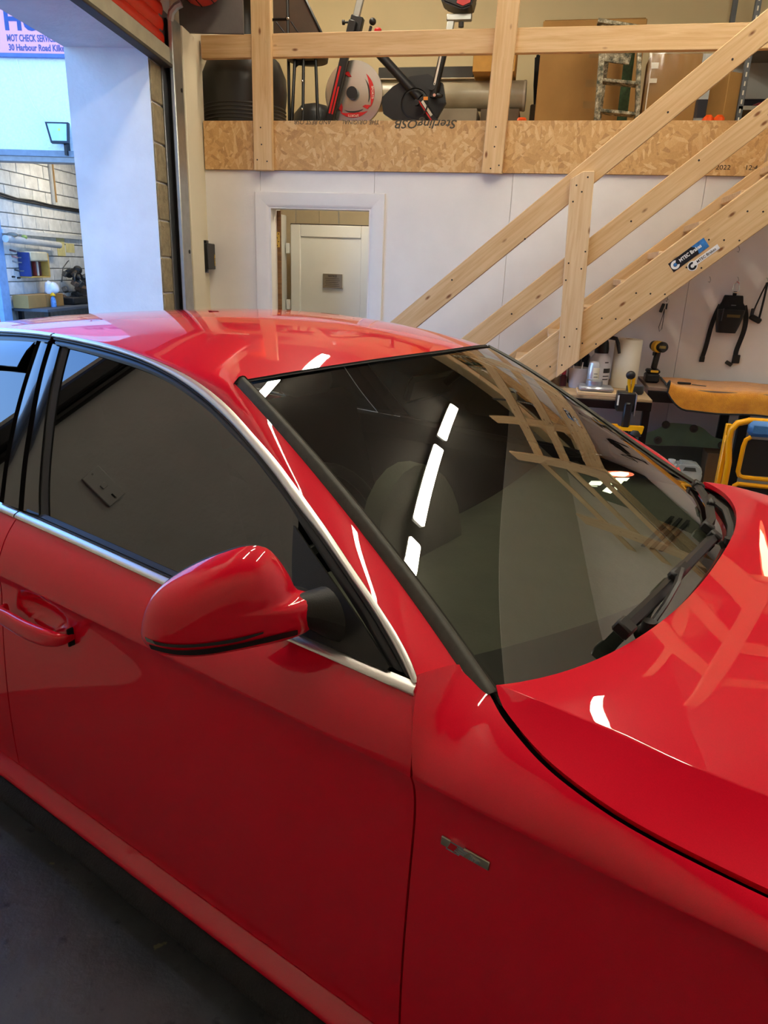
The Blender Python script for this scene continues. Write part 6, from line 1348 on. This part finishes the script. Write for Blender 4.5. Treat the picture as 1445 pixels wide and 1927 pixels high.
ns = B().ball((1.40, 4.93, 0.13), (0.10, 0.09, 0.13), 10); tag(ns.obj('navy_sack', mat('navy_cloth', '#1a1a38', 0.9, bump=0.4, bscale=30)), 'dark navy sack on the floor beside the yellow trolley', 'sack')
# rolling step trolley with yellow tube frame
tr = thing('step_trolley', 'yellow tube-framed folding trolley with black panels and a blue cushion', 'trolley', (1.4, 4.2, 0))
TY = mat('trolley_yellow', '#f2a900', 0.35, var=0.03)
y = 4.10
b = B(); b.tube([(1.125, y, 0.02), (1.120, y, 0.40), (1.118, y, 0.62), (1.098, y, 0.74), (1.100, y, 0.80), (1.125, y, 0.838), (1.19, y + 0.02, 0.853)], 0.0175, 10); b.tube([(1.75, y, 0.02), (1.75, y, 0.80), (1.72, y + 0.02, 0.853), (1.18, y + 0.02, 0.853)], 0.0175, 10); b.obj('frame', TY, tr)
B().box((1.094, y + 0.03, 0.50), (0.024, 0.02, 0.52), 0.004).obj('side_bar', TY, tr); B().box((1.086, y + 0.03, 0.14), (0.02, 0.02, 0.20), 0.004).obj('side_foot', UPVC, tr)
e = B().box((1.46, y, 0.815), (0.56, 0.055, 0.085), 0.022); e.obj('cushion', mat('blue_vinyl', '#3d78b4', 0.55, var=0.12, scale=14, bump=0.3, bscale=40), tr)
for k, (z0, z1) in enumerate(((0.545, 0.765), (0.24, 0.505))):
    p = B(); p.box((1.46, y + 0.01, (z0 + z1) / 2), (0.56, 0.012, z1 - z0 - 0.02), 0.003); pn_ = p.obj('panel', mat('panel_black', '#1b1b1a', 0.5), tr)
    x0 = 1.175 - 0.012 * k; b = B(); b.tube([(x0 + 0.028, y - 0.008, z1 + 0.005), (x0 + 0.006, y - 0.008, z1 - 0.012), (x0, y - 0.008, z1 - 0.05), (x0 - 0.002, y - 0.008, z0 + 0.03), (x0 + 0.008, y - 0.008, z0 + 0.008), (x0 + 0.03, y - 0.008, z0), (1.76, y - 0.008, z0 - 0.01)], 0.0125, 8); b.obj('panel_frame', TY, pn_)
b = B(); b.tube([(1.185, y - 0.008, 0.505), (1.76, y - 0.008, 0.495)], 0.0125, 8); b.obj('cross_tube', TY, tr)
for x in (1.13, 1.74): B().box((x, y + 0.18, 0.40), (0.03, 0.03, 0.80), 0.004).obj('rear_leg', TY, tr)
for x in (1.13, 1.74):
    for yy in (y, y + 0.18): B().cyl((x, yy - 0.012, 0.028), (x, yy + 0.012, 0.028), 0.028, n=14).obj('castor', BLACKP, tr)
# double socket and little screw caps on the wall beside the driver's door
# ------------------------------------------------------------------ outside: yard and the garage opposite
def OP(D, l, z): return LA * D + LB * l + Vector((0, 0, z))
def obox(b, D0, D1, l0, l1, z0, z1, bev=0.0):
    M = Matrix(((LA.x, LB.x, 0), (LA.y, LB.y, 0), (0, 0, 1)))
    return b.box(OP((D0 + D1) / 2, (l0 + l1) / 2, (z0 + z1) / 2), (abs(D1 - D0), abs(l1 - l0), z1 - z0), bev, M)
yard = struct(obox(B(), -30, 40, 1.9, 60, -0.12, -0.02).obj('ground', mat('yard_concrete', '#8d8f90', 0.9, var=0.15, scale=4, bump=0.3)))
gar = thing('garage_building', 'white rendered garage across the yard with an open workshop bay', 'building', OP(12, 6, 0))
REND = mat('rough_render', '#e9ebea', 0.9, var=0.06, scale=30, bump=0.9, bscale=24)
b = B(); obox(b, 12.0, 12.25, 3.0, 14.0, 3.11, 7.2); b.obj('front_wall', REND, gar)
b = B(); obox(b, 12.0, 12.25, 3.0, 4.6, 0, 3.11); obox(b, 12.0, 12.25, 7.5, 14.0, 0, 3.11); b.obj('front_pier', REND, gar)
obox(B(), 11.93, 12.2, 4.4, 7.7, 3.03, 3.118, 0.004).obj('door_beam', mat('beam_grey', '#7d838b', 0.5), gar)
obox(B(), 11.95, 12.2, 4.4, 7.7, 2.952, 3.03, 0.004).obj('door_beam', mat('beam_taupe', '#8f8a86', 0.5), gar)
obox(B(), 11.96, 12.2, 7.335, 7.42, 0, 2.95, 0.004).obj('door_jamb', mat('jamb_blue', '#7fa0c8', 0.5), gar)
obox(B(), 11.955, 12.2, 7.42, 7.56, 0, 1.02, 0.004).obj('door_jamb', mat('jamb_orange', '#e0642a', 0.5), gar)
BW = mat('whitewashed_block', '#d5d4d0', 0.9, var=0.16, scale=7, bump=0.6, bscale=40)
obox(B(), 12.25, 18.0, 7.412, 7.6, 0, 3.4).obj('side_wall', mat('mortar', '#8d8a84', 0.95, var=0.2), gar)
bl = obox(B(), 12.27, 12.70, 7.372, 7.42, 0.006, 0.214, 0.007).mesh('block', BW)
R2 = random.Random(3)
for r in range(3, 15):
    for c in range(8):
        s = c * 0.444 - (0.222 if r % 2 else 0); link('block', bl, gar, Matrix.Translation(LA * s + LB * R2.uniform(-0.004, 0.004) + Vector((0, 0, 0.222 * r))))
b = B(); obox(b, 17.0, 17.2, 3.0, 7.6, 0, 3.4); b.obj('rear_wall', BW, gar)
obox(B(), 12.2, 17.2, 3.0, 7.6, 3.4, 3.5).obj('bay_ceiling', mat('bay_ceiling', '#b5b2ac', 0.9), gar)
obox(B(), 12.2, 17.2, 3.0, 3.2, 0, 3.4).obj('side_wall', BW, gar)
batten(OP(13.6, 6.2, 3.25), LA, 1.5, 'added strip light that brightens the bay of the garage opposite')  # unseen lamp added to make the open bay bright inside
def cw(D, z, off=0.0): return OP(D, 7.37 - off, z)
b = B(); b.tube([cw(14.02, 3.30, 0.03), cw(14.02, 2.47, 0.03)], 0.035, 8); b.obj('conduit', mat('conduit_grey', '#a8a8a6', 0.6), gar)
b = B(); b.tube([cw(14.14, 3.30, 0.02), cw(14.14, 2.52, 0.02)], 0.02, 8); b.obj('conduit', mat('rusty_pipe', '#9a7a4c', 0.8), gar)
for dz in (0, 0.04):
    B().tube([cw(12.2, 2.475 + dz, 0.03), cw(12.8, 2.44 + dz * .6, 0.03), cw(13.3, 2.435 + dz, 0.035), cw(14.0, 2.42 + dz * 0.7, 0.03), cw(14.6, 2.415 + dz, 0.03), cw(15.3, 2.41 + dz, 0.03)], 0.018, 6).obj('cable', mat('cable_black', '#1f1d1c', 0.7), gar)
obox(B(), 12.2, 15.4, 7.31, 7.37, 1.885, 1.955, 0.004).obj('shelf_rail', mat('rail_white', '#c9cac8', 0.7), gar)
ft = thing('flood_light', 'black LED floodlight fixed above the opposite garage door', 'lamp', OP(11.9, 6.0, 3.2))
fm = frame(OP(11.82, 6.02, 3.355), LB * -1.0, (LA * 0.18 + Vector((0, 0, 1))))
e = B().prism([(-0.10, -0.15), (0.18, -0.15), (0.18, 0.15), (-0.19, 0.15)], 0.05, fm, -0.05); e.obj('casing', BLACKP, ft)
B().prism([(-0.075, -0.12), (0.155, -0.12), (0.155, 0.125), (-0.15, 0.125)], 0.006, fm).obj('lens', mat('lamp_lens', '#b9d6e6', 0.15, coat=0.5), ft)
B().prism([(0.02, 0.02), (0.06, 0.02), (0.06, 0.06), (0.02, 0.06)], 0.004, fm, 0.006).obj('led', mat('led_yellow', '#d8e05a', 0.4), ft)
obox(B(), 11.88, 12.0, 5.92, 5.96, 3.05, 3.24).obj('bracket', BLACKM, ft)
b = B(); b.tube([OP(11.98, 6.62, 4.36), OP(11.98, 6.56, 4.05), OP(11.98, 6.42, 3.72), OP(11.98, 6.2, 3.5)], 0.006, 6); tag(b.obj('lamp_cable', WHT), 'thin white cable hanging from the pink sign to the floodlight', 'cable')
sg = thing('shop_sign', 'pink garage sign board with dark blue lettering above the opposite bay', 'sign', OP(11.95, 6.5, 5.0))
obox(B(), 11.93, 11.99, 4.6, 8.6, 4.43, 5.9, 0.003).obj('sign_board', mat('sign_pink', '#ff9fb4', 0.5, var=0.02), sg)
obox(B(), 11.92, 11.99, 4.6, 8.6, 4.38, 4.43, 0.003).obj('sign_trim', mat('sign_trim', '#5568a0', 0.5), sg)
SB = mat('sign_blue', '#27417c', 0.5); SB2 = mat('sign_navy', '#4c4a78', 0.5)
def osign(body, l, z, size, m, sx, bold=0.0): text('sign_lettering', body, size, m, frame(OP(11.927, l, z), LB * -1.0, (0, 0, 1)), sg, sx=sx, bold=bold)
osign('HUB', 6.73, 4.735, 0.40, SB, 1.0, 0.012)
osign('MOT CHECK SERVICE', 6.705, 4.585, 0.125, SB2, 0.62, 0.003)
osign('30 Harbour Road Kilkeel', 6.695, 4.465, 0.118, SB2, 0.78, 0.003)
# things on the wall of the bay
cb = thing('wall_cabinet', 'small blue and cream wall cabinet with tools hung in it', 'cabinet', cw(12.98, 1.4))
obox(B(), 12.63, 13.28, 7.16, 7.36, 1.18, 1.20, 0.003).obj('base', mat('cab_yellow', '#c8a04a', 0.6), cb)
obox(B(), 12.62, 12.66, 7.16, 7.36, 1.20, 1.60, 0.003).obj('side', mat('cab_blue', '#2c3e7c', 0.5), cb)
obox(B(), 13.25, 13.29, 7.16, 7.36, 1.20, 1.60, 0.003).obj('side', mat('cab_yellow', '#c8a04a', 0.6), cb)
obox(B(), 12.66, 13.25, 7.15, 7.36, 1.46, 1.62, 0.02).obj('hood', mat('cab_cream', '#cfc4a4', 0.6), cb)
obox(B(), 12.66, 13.25, 7.33, 7.36, 1.20, 1.46).obj('back', mat('cab_grey', '#4a4652', 0.7), cb)
for i, c_ in enumerate(('#7c2f2c', '#d8d2cc', '#5a2a30')): obox(B(), 12.98 + 0.08 * i, 13.03 + 0.08 * i, 7.27, 7.32, 1.21, 1.45, 0.004).obj('divider', mat('cab_item%d' % i, c_, 0.6), cb)
pp = B(); pp.tube([cw(12.1, 1.80, 0.14), cw(13.85, 1.752, 0.14)], 0.058, 14); tag(pp.obj('plastic_pipe', mat('pipe_grey', '#b9b9b6', 0.5)), 'thick pale plastic pipe lying along the wall under the shelf rail', 'pipe')
nt_ = mat('yellow_paper', '#d6c98a', 0.8)
for i, (d0, d1, z0, z1, lb) in enumerate(((14.02, 14.32, 1.56, 1.89, 'taller yellowed paper notice on the block wall'), (14.36, 14.70, 1.63, 1.80, 'smaller yellowed paper notice on the block wall'))):
    tag(obox(B(), d0, d1, 7.364, 7.370, z0, z1, 0.001).obj('paper_notice', nt_), lb, 'notice')
bn = thing('work_bench', 'grey workbench along the wall of the garage opposite', 'bench', cw(13.6, 0.3, 0.3))
obox(B(), 12.3, 15.4, 6.75, 7.36, 0.63, 0.68, 0.004).obj('worktop', mat('bench_dark', '#4e5054', 0.6), bn)
for d in (12.4, 15.2): obox(B(), d, d + 0.07, 6.8, 6.87, 0, 0.63).obj('leg', BLACKM, bn); obox(B(), d, d + 0.07, 7.28, 7.35, 0, 0.63).obj('leg', BLACKM, bn)
cbx = thing('cardboard_box', 'long low cardboard box on the bench in the garage opposite', 'box', cw(12.85, 0.68, 0.2))
obox(B(), 12.25, 13.45, 7.05, 7.33, 0.682, 0.90, 0.004).obj('carton', CARD, cbx)
obox(B(), 12.83, 12.85, 7.048, 7.052, 0.69, 0.90).obj('tape', mat('box_tape', '#8f6a35', 0.5), cbx)
en = thing('engine_parts', 'dark heap of engine and gearbox parts on the bench opposite', 'machine parts', cw(14.2, 0.68, 0.3))
R2 = random.Random(11); EM = [mat('greasy_iron', '#2a2826', 0.55, metal=0.4, var=0.3), mat('greasy_alloy', '#5d5a55', 0.5, metal=0.5, var=0.3), mat('greasy_rust', '#5a4636', 0.8, var=0.3)]
for i in range(26):
    t = R2.random(); d = 13.75 + 0.9 * R2.random(); z = 0.78 + (0.62 * R2.random()) * (1 - abs(d - 14.2) / 0.75); l = 7.0 + 0.26 * R2.random()
    b = B(); Rm = Euler((R2.random() * 3, R2.random() * 3, R2.random() * 3)).to_matrix()
    if i % 3: b.box(OP(d, l, z), (R2.uniform(.07, .2), R2.uniform(.06, .16), R2.uniform(.05, .14)), 0.012, Rm)
    else: b.lathe([(0.03, -0.05), (0.08, -0.05), (0.085, 0.0), (0.05, 0.02), (0.045, 0.07)], OP(d, l, z), 14, Rm)
    b.obj('part', EM[i % 3], en)
obox(B(), 13.7, 14.75, 6.98, 7.3, 0.68, 0.82, 0.02).obj('crankcase', EM[0], en)
b = B(); b.tube([OP(14.05 + 0.16 * math.cos(a), 7.02, 1.13 + 0.14 * math.sin(a)) for a in np.linspace(0.2, PI + 0.4, 14)], 0.018, 6); b.tube([OP(13.55, 7.1, 1.1), OP(13.65, 7.1, 1.35), OP(13.9, 7.12, 1.47), OP(14.0, 7.15, 1.48)], 0.009, 6); b.obj('hose', BLACKP, en)
b = B(); b.prism([(0, 0), (0.42, 0), (0.30, 0.35), (0.16, 0.62), (0.10, 0.3)], 0.02, frame(OP(14.45, 7.33, 0.72), LA, (0, 0, 1))); b.obj('black_sheet', BLACKP, en)
pbg = B(); pbg.ball(OP(13.15, 7.1, 0.98), (0.13, 0.12, 0.13), 8)
for v in pbg.bm.verts: v.co += Vector((math.sin(v.co.z * 40) * 0.012, math.cos(v.co.z * 31) * 0.012, 0.03 * math.sin(v.co.x * 50)))
tag(pbg.obj('plastic_bag', mat('white_polythene', '#e8ecf2', 0.35), ang=70), 'crumpled white plastic bag beside the engine parts', 'bag')
sp = thing('squeezy_bottle', 'blue and white bottle with a yellow cap on the bench opposite', 'bottle', cw(12.95, 0.68, 0.45))
B().lathe([(0.045, 0), (0.05, 0.02), (0.045, 0.13), (0.02, 0.19)], OP(12.95, 6.98, 0.68), 14).obj('body', mat('bottle_blue', '#6f9bd0', 0.4, var=0.4, scale=20), sp)
B().lathe([(0.028, 0.19), (0.05, 0.20), (0.03, 0.235), (0.012, 0.25)], OP(12.95, 6.98, 0.68), 14).obj('cap', YELLOW, sp)
for i, (d, z, L_, m_, lb) in enumerate(((12.3, 1.90, 0.22, CARD2, 'tan glove lying on top of the plastic pipe'), (12.66, 1.875, 0.10, mat('green_pack', '#98a850', 0.5), 'small green packet on top of the plastic pipe'))):
    tag(B().ball(cw(d, z - 0.03, 0.15), (L_ / 2, 0.05, 0.04), 8).obj('glove' if i == 0 else 'packet', m_), lb, 'glove' if i == 0 else 'packet')
for i, (d, z) in enumerate(((12.42, 1.62), (12.46, 1.52), (12.46, 1.44), (12.5, 1.30), (12.42, 1.18), (12.58, 1.16))):
    t_ = thing('hand_tool', ('dark hand tool hung on the block wall, highest beside the cabinet', 'pink-handled tool hung on the block wall beside the cabinet', 'flat grey tool hung on the block wall beside the cabinet', 'thin spanner hung on the block wall below the flat tool', 'round black knob on the wall, left of the pair', 'round black knob on the wall, right of the pair')[i], 'tool', cw(d, z))
    if i < 4: B().box(cw(d, z, 0.04), (0.16 - 0.02 * i, 0.03, 0.03), 0.008, Matrix.Rotation(0.2, 3, 'Y')).obj('handle', mat('tool%d' % i, ('#6a4a48', '#b47a72', '#8a8684', '#4a4744')[i], 0.6), t_); B().box(cw(d + 0.12, z - 0.01, 0.04), (0.12, 0.012, 0.02), 0.004).obj('blade', STEEL, t_)
    else: B().lathe([(0.035, 0), (0.04, 0.02), (0.012, 0.03)], cw(d, z, 0.0), 12, Matrix.Rotation(0, 3, 'X')).obj('knob', BLACKP, t_)
